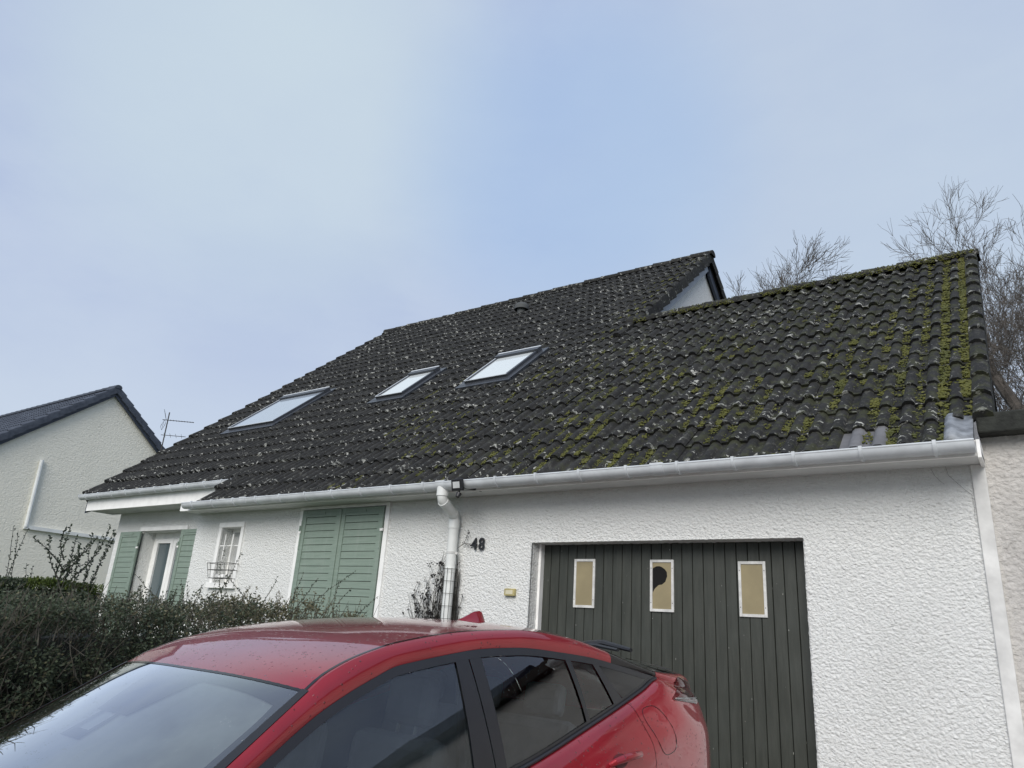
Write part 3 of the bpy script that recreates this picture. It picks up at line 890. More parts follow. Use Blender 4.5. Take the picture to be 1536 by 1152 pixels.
# right hand neighbour -------------------------------------------------
ann = empty('garage_annex', (3.6, 0, 0))
tag(ann, 'grey rough rendered neighbouring garage with flat black roof edge at the right border', 'garage')
mb = MB(); mb.box(3.514, 3.597, -.018, .02, -.3, 2.462); mb.build('corner_strip', simple('weathered white board', (.66, .66, .64), .7, .2, 3, bump=.5, bscale=40), house, bevel=.006)
ws = wall_sheet('front_wall', M_STUCCO_R, ann, 3.595 - 3.6, 7.0 - 3.6, -.3, 2.66, .012, [], amp=.009)
mb = MB(); mb.box(-.012, 3.6, -.12, 5.5, 2.645, 2.785); mb.build('flat_roof', M_BITUM, ann, bevel=.012)
mb = MB(); mb.quad((3.4, .02, -.3), (3.4, 5.4, -.3), (3.4, 5.4, 2.66), (3.4, .02, 2.66)); mb.build('side_wall', M_STUCCO_R, ann)

# ------------------------------------------------------------------ small things on the facade
def digits():
    e = empty('house_number', (-.615, -.012, 1.94)); tag(e, 'black number 48 on white wall beside the downpipe', 'house number')
    for ch, x in (('4', -.695), ('8', -.606)):
        cu = bpy.data.curves.new('digit', 'FONT'); cu.body = ch; cu.size = .160; cu.extrude = .006; cu.offset = .0022; cu.align_x = 'LEFT'
        t = bpy.data.objects.new('digit', cu); COL.objects.link(t)
        bpy.context.view_layer.update()
        me = bpy.data.meshes.new_from_object(t.evaluated_get(bpy.context.evaluated_depsgraph_get()))
        bpy.data.objects.remove(t)
        me.materials.clear(); me.materials.append(M_BLACK)
        o = bpy.data.objects.new('digit', me); COL.objects.link(o); o.parent = e
        o.rotation_euler = (R(90), 0, 0); o.location = (x + .615, -.008, 0.0); o.scale = (.92, 1.0, 1)
digits()
e = empty('door_intercom', (-.2, 0, 1.52)); tag(e, 'small yellowed doorbell box on white wall left of the garage', 'doorbell')
mb = MB(); mb.box(-.058, .058, -.035, 0, 0, .065); mb.build('case', M_BRASS, e, bevel=.006)
mb = MB(); mb.box(-.040, .040, -.038, -.034, .014, .05); mb.build('push_plate', simple('pale plate', (.62, .58, .42), .4), e, bevel=.002)
e = empty('floodlight', (-.66, -.20, 2.47)); tag(e, 'small black floodlight with sensor under the gutter above the downpipe', 'floodlight')
rotf = Matrix.Rotation(R(-18), 4, 'X') @ Matrix.Rotation(R(0), 4, 'Z')
FO = Vector((.085, -.25, .015))
def fb(name, mat, x0, x1, y0, y1, z0, z1, bev=.004):
    mb = MB(); Mx = Matrix.Translation(FO) @ Matrix.Rotation(R(14), 4, 'X')
    mb.box(x0, x1, y0, y1, z0, z1, Mx); return mb.build(name, mat, e, bevel=bev)
fb('housing', M_BLACK, -.062, .062, -.02, .02, -.055, .055, .006)
fb('lens', M_LAMP, -.040, .040, -.023, -.019, -.030, .030, .001)
mb = MB(); mb.tube([(.085, -.23, .01), (.12, -.14, .0), (.18, -.07, .0), (.18, .0, .0)], .011, 8); mb.build('bracket', M_BLACK, e)
mb = MB(); mb.tube([(.09, -.23, -.04), (.095, -.225, -.07)], .012, 10); mb.tube([(.095, -.23, -.065), (.095, -.25, -.10)], [.028, .018], 12); mb.build('motion_sensor', M_BLACK, e, smooth=True)

# wire basket under the small window
e = empty('wire_basket', (-4.6, -.02, 1.58)); tag(e, 'rusty wire flower basket hanging at the small barred window', 'basket')
mb = MB(); x0, x1, yo, zt2, zb2 = -.20, .26, -.14, .22, .04
def rect(z, k=0.0): return [(x0 + k, 0, z), (x0 + k, yo + k, z), (x1 - k, yo + k, z), (x1 - k, 0, z), (x0 + k, 0, z)]
for z, k in ((zt2, 0), (.14, .012), (zb2, .03)): mb.tube(rect(z, k), .0035, 5)
for xx in (x0, -.13, .015, .16, x1):
    kk = .03 if xx in (x0, x1) else 0
    xx2 = xx + (.03 if xx == x0 else -.03 if xx == x1 else 0)
    mb.tube([(xx, yo, zt2), (xx2, yo + .03, zb2), (xx2, 0, zb2)], .003, 5)
mb.build('wire_frame', M_IRON, e)
mb = MB(); mb.box(-.04, .15, -.10, -.02, .045, .085); mb.build('plant_tray', M_WHITE, e, bevel=.008)

# ------------------------------------------------------------------ vegetation helpers
class Leaves:
    def __init__(s): s.V = []; s.F = []; s.t = []
    def leaf(s, p, d, up, L_, W_, tone):
        d = d.normalized(); w = d.cross(up)
        w = w.normalized() if w.length > 1e-5 else d.orthogonal().normalized()
        n = w.cross(d)
        b = len(s.V)
        s.V += [tuple(p), tuple(p + d * L_ * .5 + w * W_ * .5 + n * W_ * .12), tuple(p + d * L_), tuple(p + d * L_ * .5 - w * W_ * .5 + n * W_ * .12)]
        s.F.append((b, b+1, b+2, b+3)); s.t += [tone] * 4
    def build(s, name, mat, parent, kind='stuff'):
        me = bpy.data.meshes.new(name); me.from_pydata(s.V, [], s.F); me.materials.append(mat)
        a = me.attributes.new('tone', 'FLOAT', 'POINT'); a.data.foreach_set('value', s.t)
        o = bpy.data.objects.new(name, me); COL.objects.link(o); o.parent = parent
        if kind: o['kind'] = kind
        return o
rv = random.Random(21)
def rdir(r=rv):
    while True:
        v = Vector((r.uniform(-1, 1), r.uniform(-1, 1), r.uniform(-1, 1)))
        if .1 < v.length < 1: return v.normalized()
def shoot(mb, lv, base, tip, r0=.004, leaf=.022, gap=.02, bend=.06, side=.0, tone=.5, dens=1.0):
    """a thin wand with small leaves along it"""
    base, tip = Vector(base), Vector(tip); n = max(4, int((tip - base).length / .06))
    off = rdir() * bend; pts = []
    for k in range(n + 1):
        t = k / n; pts.append(base.lerp(tip, t) + off * math.sin(math.pi * t) + rdir() * .004)
    mb.tube(pts, [r0 * (1 - .7 * k / n) for k in range(n + 1)], 4, False)
    tot = (tip - base).length; k = 0
    while k < tot:
        t = k / tot; i = min(n - 1, int(t * n)); p = pts[i].lerp(pts[i+1], t * n - i); ax = (pts[i+1] - pts[i]).normalized()
        for q in range(2):
            if rv.random() < dens:
                d = (rdir() + ax * .8); lv.leaf(p, d, rdir(), leaf * rv.uniform(.6, 1.2), leaf * .55, min(1, max(0, tone + rv.uniform(-.4, .4))))
        k += gap * rv.uniform(.6, 1.5)
    return pts

# near hedge along the drive
hedge = empty('hedge', (-1.2, -2.6, 0))
tag(hedge, 'long unclipped small leaved hedge between the red car and the house', 'hedge')
HO = Vector(hedge.location)
def top_h(y, x): return 1.22 + .10 * noise.noise((y * 1.3, x * 1.5, 1)) + .07 * noise.noise((y * 4.1, x * 4, 5)) + (.05 if -2.9 < y < -1.6 else 0) - max(0, -3.3 - y) * .10
def y_end(z): return -1.25 + .28 * noise.noise((z * 3, 2, 2)) - .45 * abs(z - .95) ** 1.2 + .1
lvd, lvb = Leaves(), Leaves(); tw = MB()
Y0, Y1, X0, X1 = -5.6, -.95, -1.95, -.62
cnt = 0
while cnt < 125000:
    y = rv.uniform(Y0, Y1); z = rv.uniform(-.3, 1.45)
    # most of the foliage sits in the outer shell that faces the drive, the top and the end
    dx = abs(rv.gauss(0, .16)) if rv.random() < .8 else rv.uniform(0, 1.3)
    face = X1 + .10 * noise.noise((y * 1.6, z * 1.7, 9)) + .09 * noise.noise((y * 5, z * 5, 4))
    x = face - dx
    if rv.random() < .22: x = rv.uniform(X0, face); z = top_h(y, x) - abs(rv.gauss(0, .09))
    if z > top_h(y, x) + rv.uniform(-.05, .03) or z < gz_(y) + .05: continue
    if y > y_end(z) - .2 * (x + .62) * 0: continue
    dd = noise.noise((x * 4.5, y * 4.5, z * 4.5)) + .5 * noise.noise((x * 11, y * 11, z * 11))
    thin = .0 if y < -2.9 else (y + 2.9) / 1.9
    if dd < -.22 + .30 * thin + (.12 if z > 1.1 else 0): continue
    p = Vector((x, y, z)) - HO
    dr = rdir(); dr.z = dr.z * .6 + .25; dr.x += .25
    brown = .22 + noise.noise((y * 1.1, z * 1.4, 30)) * .6 + .5 * (y + 3.1) + .45 * (z - .9)
    tone = .45 + .5 * dd + rv.uniform(-.35, .35)
    Lf = lvb if rv.random() < min(.85, max(.05, brown)) else lvd
    Lf.leaf(p, dr, rdir(), rv.uniform(.016, .030), rv.uniform(.009, .015), min(1, max(0, tone)))
    cnt += 1
for i in range(3400):
    y = rv.uniform(Y0, Y1 - .1); z = rv.uniform(.0, 1.15)
    x = X1 - abs(rv.gauss(0, .22)) - .03
    if y > y_end(z) + .02: continue
    a = Vector((x, y, z)) - HO; ln = rv.uniform(.10, .30)
    d = Vector((rv.uniform(-.3, .6), rv.uniform(-.5, .6), rv.uniform(.3, 1))).normalized()
    if (a + d * ln + HO).z > 1.36: continue
    tw.tube([a, a + d * ln * .5 + rdir() * .02, a + d * ln], [.0035, .0025, .0012], 3, False)
for i in range(46):
    y = Y0 + .1 + i * .098; x = rv.uniform(-1.6, -1.0)
    if y > -1.5: continue
    for j in range(4):
        tw.tube([Vector((x, y, gz_(y) - .02)) - HO, Vector((x + rv.uniform(-.2, .2), y + rv.uniform(-.15, .15), .5)) - HO, Vector((x + rv.uniform(-.4, .4), y + rv.uniform(-.3, .3), 1.15)) - HO], [.012, .008, .003], 5, False)
# wands standing above the hedge, and some bending out of its end
wands = [((-1.0, -1.75, 1.2), (-1.05, -1.15, 1.62)), ((-.9, -1.9, 1.2), (-.95, -1.78, 1.55)), ((-.8, -2.2, 1.2), (-.9, -2.5, 1.45)), ((-.9, -1.6, 1.15), (-1.0, -1.35, 1.52)),
         ((-.9, -2.45, 1.2), (-1.2, -2.35, 1.66)), ((-.8, -2.7, 1.25), (-.85, -2.45, 1.62)), ((-.85, -2.9, 1.2), (-1.0, -3.1, 1.40)), ((-1.2, -2.0, 1.2), (-1.25, -1.8, 1.5)),
         ((-.8, -1.35, 1.0), (-.7, -.95, 1.12)), ((-.8, -1.5, 1.1), (-.8, -1.1, 1.42)), ((-.8, -1.7, 1.1), (-.75, -1.45, 1.46)), ((-.75, -2.05, 1.2), (-.7, -1.85, 1.50))]
for a, b in wands: shoot(tw, lvd, Vector(a) - HO, Vector(b) - HO, .0035, .020, .022, .04, tone=.2)
for i in range(230):
    y = rv.uniform(-4.3, -1.3); x = rv.uniform(-1.3, -.66); z = top_h(y, x) - .08
    if y > y_end(z): continue
    a = Vector((x, y, z)); b = a + Vector((rv.uniform(-.08, .08), rv.uniform(-.1, .12), rv.uniform(.06, .20)))
    shoot(tw, lvb if y > -2.6 else lvd, a - HO, b - HO, .0022, .018, .018, .01, tone=.45)
lvd.build('leaves', M_LEAF, hedge); lvb.build('brown_leaves', M_LEAFB, hedge)
o = tw.build('twigs', M_TWIG, hedge); o['kind'] = 'stuff'
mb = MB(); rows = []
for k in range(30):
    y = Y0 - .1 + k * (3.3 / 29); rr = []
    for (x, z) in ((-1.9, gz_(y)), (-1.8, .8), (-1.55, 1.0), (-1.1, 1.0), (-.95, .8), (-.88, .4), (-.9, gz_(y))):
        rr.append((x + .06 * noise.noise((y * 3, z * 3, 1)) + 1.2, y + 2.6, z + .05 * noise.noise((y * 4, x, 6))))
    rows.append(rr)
mb.grid(rows); mb.build('dark_core', simple('dark hedge heart', (.010, .013, .010), .95, .5, 12), hedge, smooth=True)  # solid dark filler, the hedge's inner shade put into its colour

# far hedge on the left boundary
h2 = empty('hedge', (-10.3, -1.5, 0)); tag(h2, 'distant hedge with yellow green top before the cream gable', 'hedge')
HO2 = Vector(h2.location); l2, l2y = Leaves(), Leaves(); t2 = MB()
cnt = 0
while cnt < 30000:
    y = rv.uniform(-5.0, 2.2); x = -9.7 - (abs(rv.gauss(0, .18)) if rv.random() < .6 else rv.uniform(0, 1.2)); 
    top = 1.56 + .09 * noise.noise((y * 1.5, x, 3))
    z = top - abs(rv.gauss(0, .10)) if rv.random() < .5 else rv.uniform(.1, top)
    if noise.noise((x * 3, y * 3, z * 3)) < -.3: continue
    yel = (top - z) < .16 and noise.noise((y * 1.7, x * .5, 11)) + (.25 if y > -.5 else -.1) > 0
    (l2y if yel else l2).leaf(Vector((x, y, z)) - HO2, rdir(), rdir(), rv.uniform(.035, .06), rv.uniform(.02, .032), rv.random())
    cnt += 1
l2.build('leaves', M_LEAF, h2); l2y.build('yellow_leaves', M_LEAFY, h2)
mb = MB(); mb.box(-.4, .35, -3.6, 3.6, 0, 1.42); mb.build('dark_core', bpy.data.materials['dark hedge heart'], h2)  # plain dark box painted as the far hedge's shaded inside
def sparse_shrub(name, base, shoots, label, leaf=.05, group=None, tone=.2, gap=.045):
    e = empty(name, base); tag(e, label, 'shrub', group); m_, l_ = MB(), Leaves(); B = Vector(base)
    for a, b in shoots: shoot(m_, l_, Vector(a) - B, Vector(b) - B, .010, leaf, gap, .10, tone=tone, dens=.9)
    m_.build('stems', M_TWIGD, e); l_.build('leaves', M_LEAF, e)
sh = []
for i in range(9):
    y = .35 + rv.uniform(-.12, .4)
    sh.append(((-9.75, y, .3), (-9.75 + rv.uniform(-.2, .2), y + rv.uniform(-.35, .5), rv.uniform(1.9, 2.62))))
sh += [((-9.75, .4, 1.5), (-9.7, .0, 2.25)), ((-9.75, .4, 1.7), (-9.7, -.25, 2.2)), ((-9.7, .5, 1.6), (-9.7, .95, 2.6))]
for k in range(8): sh.append(((-9.75, .35, 1.2 + .1 * k), (-9.7 + rv.uniform(-.1, .2), rv.uniform(-.15, .8), 1.75 + .1 * k)))
sparse_shrub('leggy_shrub', (-9.75, .4, 0), sh, 'tall leggy dark shrub at the left corner of the porch wall', .06, gap=.03)
sh = []
for (y, h) in ((-.85, 2.12), (-.72, 1.85), (-.45, 2.35), (-.36, 2.3), (-.28, 2.36), (-.12, 1.8), (-.6, 1.95), (.0, 1.75)):
    sh.append(((-9.95, y, .2), (-9.95 + rv.uniform(-.05, .05), y + rv.uniform(-.06, .06), h)))
sparse_shrub('upright_shrub', (-9.95, -.5, 0), sh, 'thin upright stems rising from the distant hedge before the cream wall', .045, tone=.15)
sh = [((-9.9, -2.0, .2), (-9.85 + rv.uniform(-.2, .2), -2.0 + rv.uniform(-.6, .42), rv.uniform(1.6, 2.0))) for i in range(26)]
sparse_shrub('evergreen_bush', (-9.9, -2.0, 0), sh, 'dark leafy bush cut by the left border of the picture', .08, gap=.02)

# vine on the downpipe, with its wire guard
e = empty('climbing_vine', (-1.05, 0, 0)); tag(e, 'withered dark vine climbing the wall and downpipe left of number 48', 'climbing plant')
B = Vector(e.location); m_, l_ = MB(), Leaves()
for i in range(95):
    x0 = rv.uniform(-1.30, -.80); z0 = rv.uniform(.2, .9)
    tx = -.90 - abs(rv.gauss(0, .36)); hmax = 1.92 - max(0, -1.08 - tx) * 1.35
    tz = min(hmax, rv.uniform(1.05, 1.95)) if rv.random() < .7 else rv.uniform(1.0, hmax)
    if tx < -1.58: continue
    pts = []
    n = 12
    for k in range(n + 1):
        t = k / n
        pts.append(Vector((x0 + (tx - x0) * t + .05 * math.sin(t * 6 + i), -.02 - .05 * abs(math.sin(t * 3 + i)), z0 + (tz - z0) * (1 - (1 - t) ** 1.6))) - B)
    m_.tube(pts, [.0035 * (1 - .6 * k / n) for k in range(n + 1)], 4, False)
    for k in range(3, n + 1):
        if rv.random() < .20:
            c = pts[k]
            for q in range(rv.randint(1, 11)): l_.leaf(c + rdir() * .018, rdir() + Vector((0, -.2, -.6)), rdir(), rv.uniform(.015, .034), rv.uniform(.010, .022), rv.random())
for (x, z) in ((-1.12, 1.34), (-1.02, 1.30), (-1.30, 1.22), (-1.22, 1.18), (-1.08, 1.05), (-.98, 1.12), (-1.38, 1.1), (-1.18, 1.48), (-1.05, 1.8), (-1.42, 1.0), (-1.0, 1.18), (-.97, 1.0), (-1.35, 1.25)):
    for q in range(16): l_.leaf(Vector((x, -.05, z)) - B + rdir() * .04 * rv.random(), rdir() + Vector((0, 0, -.5)), rdir(), .03, .02, rv.random())
for path in ([(-.84, -.05, 1.95), (-.78, -.03, 2.0), (-.75, -.03, 2.06), (-.73, -.03, 2.10)], [(-.78, -.03, 2.0), (-.73, -.03, 2.0), (-.69, -.03, 1.98)], [(-.83, -.05, .9), (-.80, -.05, 1.4), (-.82, -.05, 1.8), (-.86, -.05, 1.95)], [(-.80, -.03, 1.1), (-.77, -.03, 1.40), (-.74, -.03, 1.5)]):
    m_.tube([Vector(p) - B for p in path], .0028, 4)
    for p in path[1:]:
        for q in range(5): l_.leaf(Vector(p) - B + rdir() * .014, rdir(), rdir(), .022, .014, rv.random())
for i in range(40):
    x0 = rv.uniform(-.86, -.80)
    m_.tube([Vector((x0, -.03, .5)) - B, Vector((x0 + rv.uniform(-.02, .03), -.04, 1.0)) - B, Vector((x0 + rv.uniform(-.02, .02), -.03, rv.uniform(1.2, 1.85))) - B], .0022, 3)
m_.build('stems', M_TWIGD, e); l_.build('withered_leaves', M_VINE, e)
e = empty('wire_guard', (-.888, -.075, .9)); tag(e, 'thin wire mesh sleeve around the lower downpipe', 'wire mesh')
m_ = MB()
for k in range(8):
    z = .85 - .115 * k; m_.tube([(.066 * math.cos(R(a)), .066 * math.sin(R(a)), z) for a in range(0, 361, 24)], .0022, 4, False)
for a in range(0, 360, 36): m_.tube([(.066 * math.cos(R(a)), .066 * math.sin(R(a)), 0), (.066 * math.cos(R(a)), .066 * math.sin(R(a)), .86)], .0022, 4)
m_.build('wire_mesh', M_IRON, e)

# ------------------------------------------------------------------ bare trees
def bare_tree(base, height, seed, label, spread=.55, r0=.22, name='bare_tree', lean=(0, 0), levels=7, twigf=1.0, first=.28, top=12, width=6):
    r = random.Random(seed); e = empty(name, base); tag(e, label, 'tree', None)
    trunk, crown = MB(), MB()
    def rd():
        v = Vector((r.gauss(0, 1), r.gauss(0, 1), r.gauss(0, 1))); return v.normalized()
    def grow(p, d, ln, rad, lvl):
        n = 5 if lvl < 2 else 4 if lvl < 5 else 3
        pts = [p]; dirs = [d]
        for k in range(n):
            d = (d + rd() * (.10 + .022 * lvl) + Vector((0, 0, .05))).normalized()
            p = p + d * ln / n; pts.append(p); dirs.append(d)
        end = rad * .62
        rr = [rad + (end - rad) * k / n for k in range(n + 1)]
        (trunk if lvl == 0 else crown).tube(pts, rr, 8 if lvl < 2 else 5 if lvl < 4 else 3, False)
        if lvl >= levels: return
        nb = 3 if lvl < 2 else (r.choice((2, 3, 3)) if lvl < 4 else r.choice((3, 3, 4))) if lvl < levels - 2 else r.choice((3, 4, 4))
        for k in range(nb):
            i = r.randint(max(1, n // 2), n) if k else n
            dd = dirs[i]; side = (rd() - dd * rd().dot(dd)); side = (side - dd * side.dot(dd)).normalized()
            a = r.uniform(.25, .75) * (spread / .55)
            nd = (dd * math.cos(a) + side * math.sin(a)).normalized()
            grow(pts[i], nd, ln * r.uniform(.62, .84), max(.0048, rr[i] * r.uniform(.50, .72)), lvl + 1)
    grow(Vector((0, 0, -.1)), Vector((lean[0], lean[1], 1)).normalized(), height * first, r0, 0)
    zs = sorted(v[2] for v in crown.v); kz = top / zs[int(len(zs) * .985)]; xs_ = sorted(v[0] for v in crown.v); ys_ = sorted(v[1] for v in crown.v)
    n_ = len(xs_); kx = width / (xs_[int(n_ * .97)] - xs_[int(n_ * .03)]); ky = width / (ys_[int(n_ * .97)] - ys_[int(n_ * .03)])
    for b_ in (trunk, crown): b_.v = [(v[0] * kx, v[1] * ky, v[2] * kz) for v in b_.v]
    trunk.build('trunk', M_BARK, e, smooth=True, ang=180); crown.build('crown', M_BARK, e, smooth=True, ang=180)
    return e
bare_tree((2.7, 14.5, 0), 12, 11, 'bare winter tree behind the low roof ridge', r0=.22, levels=8, top=11.4, width=4.6)
bare_tree((.4, 16.5, 0), 12, 5, 'bare tree farthest left, just showing above the low roof ridge', r0=.2, levels=8, top=12.9, width=6.0)
bare_tree((1.9, 15.6, 0), 12, 21, 'middle one of the bare trees over the low roof ridge', r0=.2, levels=8, top=12.3, width=5.2)
big = bare_tree((6.2, 12.8, 0), 12, 3, 'large bare tree with thick leaning limb at the right border', lean=(-.30, 0), r0=.46, spread=.6, levels=8, top=10.0, width=6.0)
mb = MB(); mb.tube([(-.2, 0, 2.6), (-1.6, 0, 5.2), (-2.25, 0, 6.3), (-2.7, 0, 7.4), (-3.0, .1, 8.4), (-3.4, .2, 9.2)], [.2, .16, .135, .11, .08, .04], 8)
mb.build('limb', M_BARK, big, smooth=True)
bare_tree((5.2, 17.5, 0), 12, 8, 'bare tree farthest back at the right border', lean=(-.05, 0), r0=.25, spread=.6, levels=8, top=11.5, width=6.0)
bare_tree((15.0, -2.5, 0), 9.0, 14, 'bare tree in the garden to the right of the drive, outside the frame', r0=.16, levels=6, top=8, width=5)

# ------------------------------------------------------------------ left neighbour
nb = empty('neighbour_house', (-18, 4.24, 0)); tag(nb, 'cream gabled house with dark blue tiled roof at the left', 'house')
NY, NZ, NT = 4.24, 7.34, .825
NA = math.atan(NT); NC, NS = math.cos(NA), math.sin(NA)
mb = MB(); zt_ = NZ - .10
# gable sheet, local coords
def nl(x, y, z): return (x + 18, y - NY, z)
cells = []
mb.poly([nl(-18, NY - 5.3, -.3), nl(-18, NY + 5.3, -.3), nl(-18, NY + 5.3, zt_ - 5.3 * NT), nl(-18, NY, zt_), nl(-18, NY - 5.3, zt_ - 5.3 * NT)])
mb.poly([nl(-28, NY - 5.3, -.3), nl(-18, NY - 5.3, -.3), nl(-18, NY - 5.3, zt_ - 5.3 * NT), nl(-28, NY - 5.3, zt_ - 5.3 * NT)])
mb.poly([nl(-28, NY - 5.3, -.3), nl(-28, NY + 5.3, -.3), nl(-28, NY + 5.3, zt_ - 5.3 * NT), nl(-28, NY, zt_), nl(-28, NY - 5.3, zt_ - 5.3 * NT)])
mb.build('wall', M_STUCCO_L, nb)
mb = MB()
for s in (-1, 1):
    o_ = [(0, NZ - .02), (s * 5.9, NZ - .02 - 5.9 * NT), (s * 5.9, NZ - .15 - 5.9 * NT), (0, NZ - .15)]
    mb.prism(o_, -10.2, .12, 'x')
nroof = mb.build('roof', M_TILE_N, nb)
TN = tile_mesh('neighbour_tile', ARR2, M_TILE_N)
SV = []; SF = []; SU = []; nv = 0
for s in (-1,):
    for k in range(20):
        q = .35 * k
        for c in range(33):
            X = Vector((1, 0, 0)); Y = Vector((0, NC, NS)); Z = Vector((0, -NS, NC))
            o3 = Vector((.1 - TW * (c + 1), -7.0 * NC + q * NC, NZ - 7.0 * NS + q * NS)) + Z * .0
            A = np.array([[X.x, Y.x, Z.x], [X.y, Y.y, Z.y], [X.z, Y.z, Z.z]])
            V, F, UV = ARR2; W = V @ A.T + np.array(o3)
            SV.append(W); SF += [tuple(i + nv for i in f) for f in F]; SU.append(UV); nv += len(V)
me = tile_mesh('roof_tiles', (np.vstack(SV), SF, np.vstack(SU)), M_TILE_N)
o = bpy.data.objects.new('roof_tiles', me); COL.objects.link(o); o.parent = nroof; o['kind'] = 'stuff'
VN = verge_mesh(1); VN.materials.clear(); VN.materials.append(M_TILE_N)
for k in range(20):
    for s in (-1, 1):
        q = .35 * k; d_ = 7.0 - q
        Y = Vector((0, -s * NC, NS)); X = Vector((1, 0, 0)); Z = Vector((0, s * NS, NC))
        if s > 0: pass
        o = bpy.data.objects.new('verge_tile', VN); COL.objects.link(o); o.parent = nroof
        o.matrix_local = Matrix(((1, Y.x, Z.x, .14), (0, Y.y, Z.y, s * d_ * NC), (0, Y.z, Z.z, NZ - d_ * NS + .03), (0, 0, 0, 1)))
for s in (-1, 1):
    mb = MB(); mb.prism([(0, NZ - .02), (s * 5.8, NZ - .02 - 5.8 * NT), (s * 5.8, NZ - .24 - 5.8 * NT), (0, NZ - .24)], .06, .10, 'x'); mb.build('bargeboard', M_BARGE_D, nb)
RN = ridge_mesh(); RN.materials.clear(); RN.materials.append(M_TILE_N)
for k in range(26):
    o = bpy.data.objects.new('ridge_tile', RN); COL.objects.link(o); o.parent = nroof; o.location = (-.26 - .395 * k, 0, NZ + .05)
mb = MB(); mb.tube([(.05, 2.79 - NY, 4.85), (.05, 2.84 - NY, 3.06)], .05, 10); mb.box(.0, .08, 2.80 - NY, 6.6 - NY, 3.01, 3.10)
mb.build('cable_trunking', M_PVCW, nb)
e = empty('tv_antenna', (-17.75, 5.88, 5.7)); tag(e, 'metal television aerial on mast between the two roofs', 'antenna')
m_ = MB(); m_.tube([(0, 0, 0), (0, 0, 1.35)], .018, 6); m_.build('mast', M_IRON, e)
m_ = MB(); ax = Vector((.55, .83, .06)).normalized()
m_.tube([Vector((0, 0, 1.1)) - ax * .15, Vector((0, 0, 1.1)) + ax * .75], .012, 5)
for k in range(9):
    p = Vector((0, 0, 1.1)) + ax * (.08 + .08 * k); w = Vector((-.83, .55, 0)) * (.10 - .004 * k); m_.tube([p - w, p + w], .006, 4)
for zz_ in (-.30, -.22, -.14, -.06, .06, .14, .22, .30):
    w = Vector((-.83, .55, 0)) * .26; p = Vector((0, 0, 1.1 + zz_ * .9)) - ax * (.05 + abs(zz_) * .3); m_.tube([p - w, p + w], .005, 4)
for s in (-1, 1):
    for t in (-1, 1):
        w = Vector((-.83, .55, 0)) * .26 * t
        m_.tube([Vector((0, 0, 1.1 + s * .27)) - ax * .14 + w, Vector((0, 0, 1.1 + s * .05)) - ax * .065 + w], .005, 4)
m_.tube([Vector((0, 0, .62)) - ax * .1, Vector((0, 0, .62)) + ax * .6], .010, 5)
for k in range(4):
    p = Vector((0, 0, .62)) + ax * (.0 + .16 * k); w = Vector((-.83, .55, 0)) * .30; m_.tube([p - w, p + w], .005, 4)
m_.build('elements', M_IRON, e)

# houses out of frame on the right: seen only in the car's glass
oh = empty('side_house', (12, 1, 0)); tag(oh, 'pitched roof house beyond the annex, seen only as reflection in the car windows', 'house')
mb = MB(); mb.box(-4, 4, 0, 8, -.9, 2.9); mb.build('wall', M_STUCCO_R, oh)
mb = MB(); mb.prism([(-.4, 2.8), (4, 6.2), (8.4, 2.8)], -4.3, 4.3, 'x'); mb.build('roof', M_TILE_N, oh)
oh2 = empty('side_house', (13, -7.5, 0)); tag(oh2, 'lower house beside the street, seen only as reflection in the car windows', 'house')
mb = MB(); mb.box(-2.5, 6, -2.5, 5, -1, 1.9); mb.build('wall', M_STUCCO_L, oh2)
mb = MB(); mb.prism([(-2.9, 1.85), (1.2, 4.0), (5.4, 1.85)], -2.9, 6.4, 'x'); mb.build('roof', M_TILE_N, oh2)
# ------------------------------------------------------------------ the red car
def carpaint():
    M = MatB('wet red car paint')
    v = M.voro(52, 'F1', kind='obj'); msk = M.noise(9, 3, .6, kind='obj', stretch=(.5, 1, 1)); vr = M.voro(52, 'F1', kind='obj', outp='Color')
    sp = M.n('ShaderNodeSeparateXYZ'); M.l(vr, sp.inputs[0])
    rad = M.math('MULTIPLY', M.math('MULTIPLY', sp.outputs[0], .30), M.ramp(msk, .34, .50))
    drop = M.ramp(M.math('SUBTRACT', rad, v), -.03, .10)
    col = M.mix(M.ramp(M.noise(3, 3, .5, kind='obj'), .35, .7), (.31, .004, .013), (.37, .007, .018))
    col = M.mix(M.math('MULTIPLY', drop, .85), col, (.09, .003, .006))
    nrm = M.bump(drop, .9, .0035)
    M.fin(col, .34, None, Metallic=.55, **{'Coat_Weight': 1.0, 'Coat_Roughness': .02, 'Coat_IOR': 1.5})
    M.l(nrm, M.b.inputs['Coat Normal'])
    return M.m
M_PAINT = carpaint()
M_TRIM = simple('satin black trim', (.014, .014, .016), .38, .1)
M_GLOSSB = simple('gloss black glass edge', (.006, .006, .007), .08)
M_RUBBER = simple('tyre rubber', (.02, .02, .02), .85)
M_ALLOY = simple('alloy', (.45, .46, .47), .3, Metallic=.8)
M_DASH = simple('charcoal dashboard', (.085, .09, .095), .7)
M_SEAT = simple('charcoal seat cloth', (.22, .225, .22), .9, bump=.4, bscale=200)
M_LINER = simple('grey headliner', (.22, .22, .215), .9)
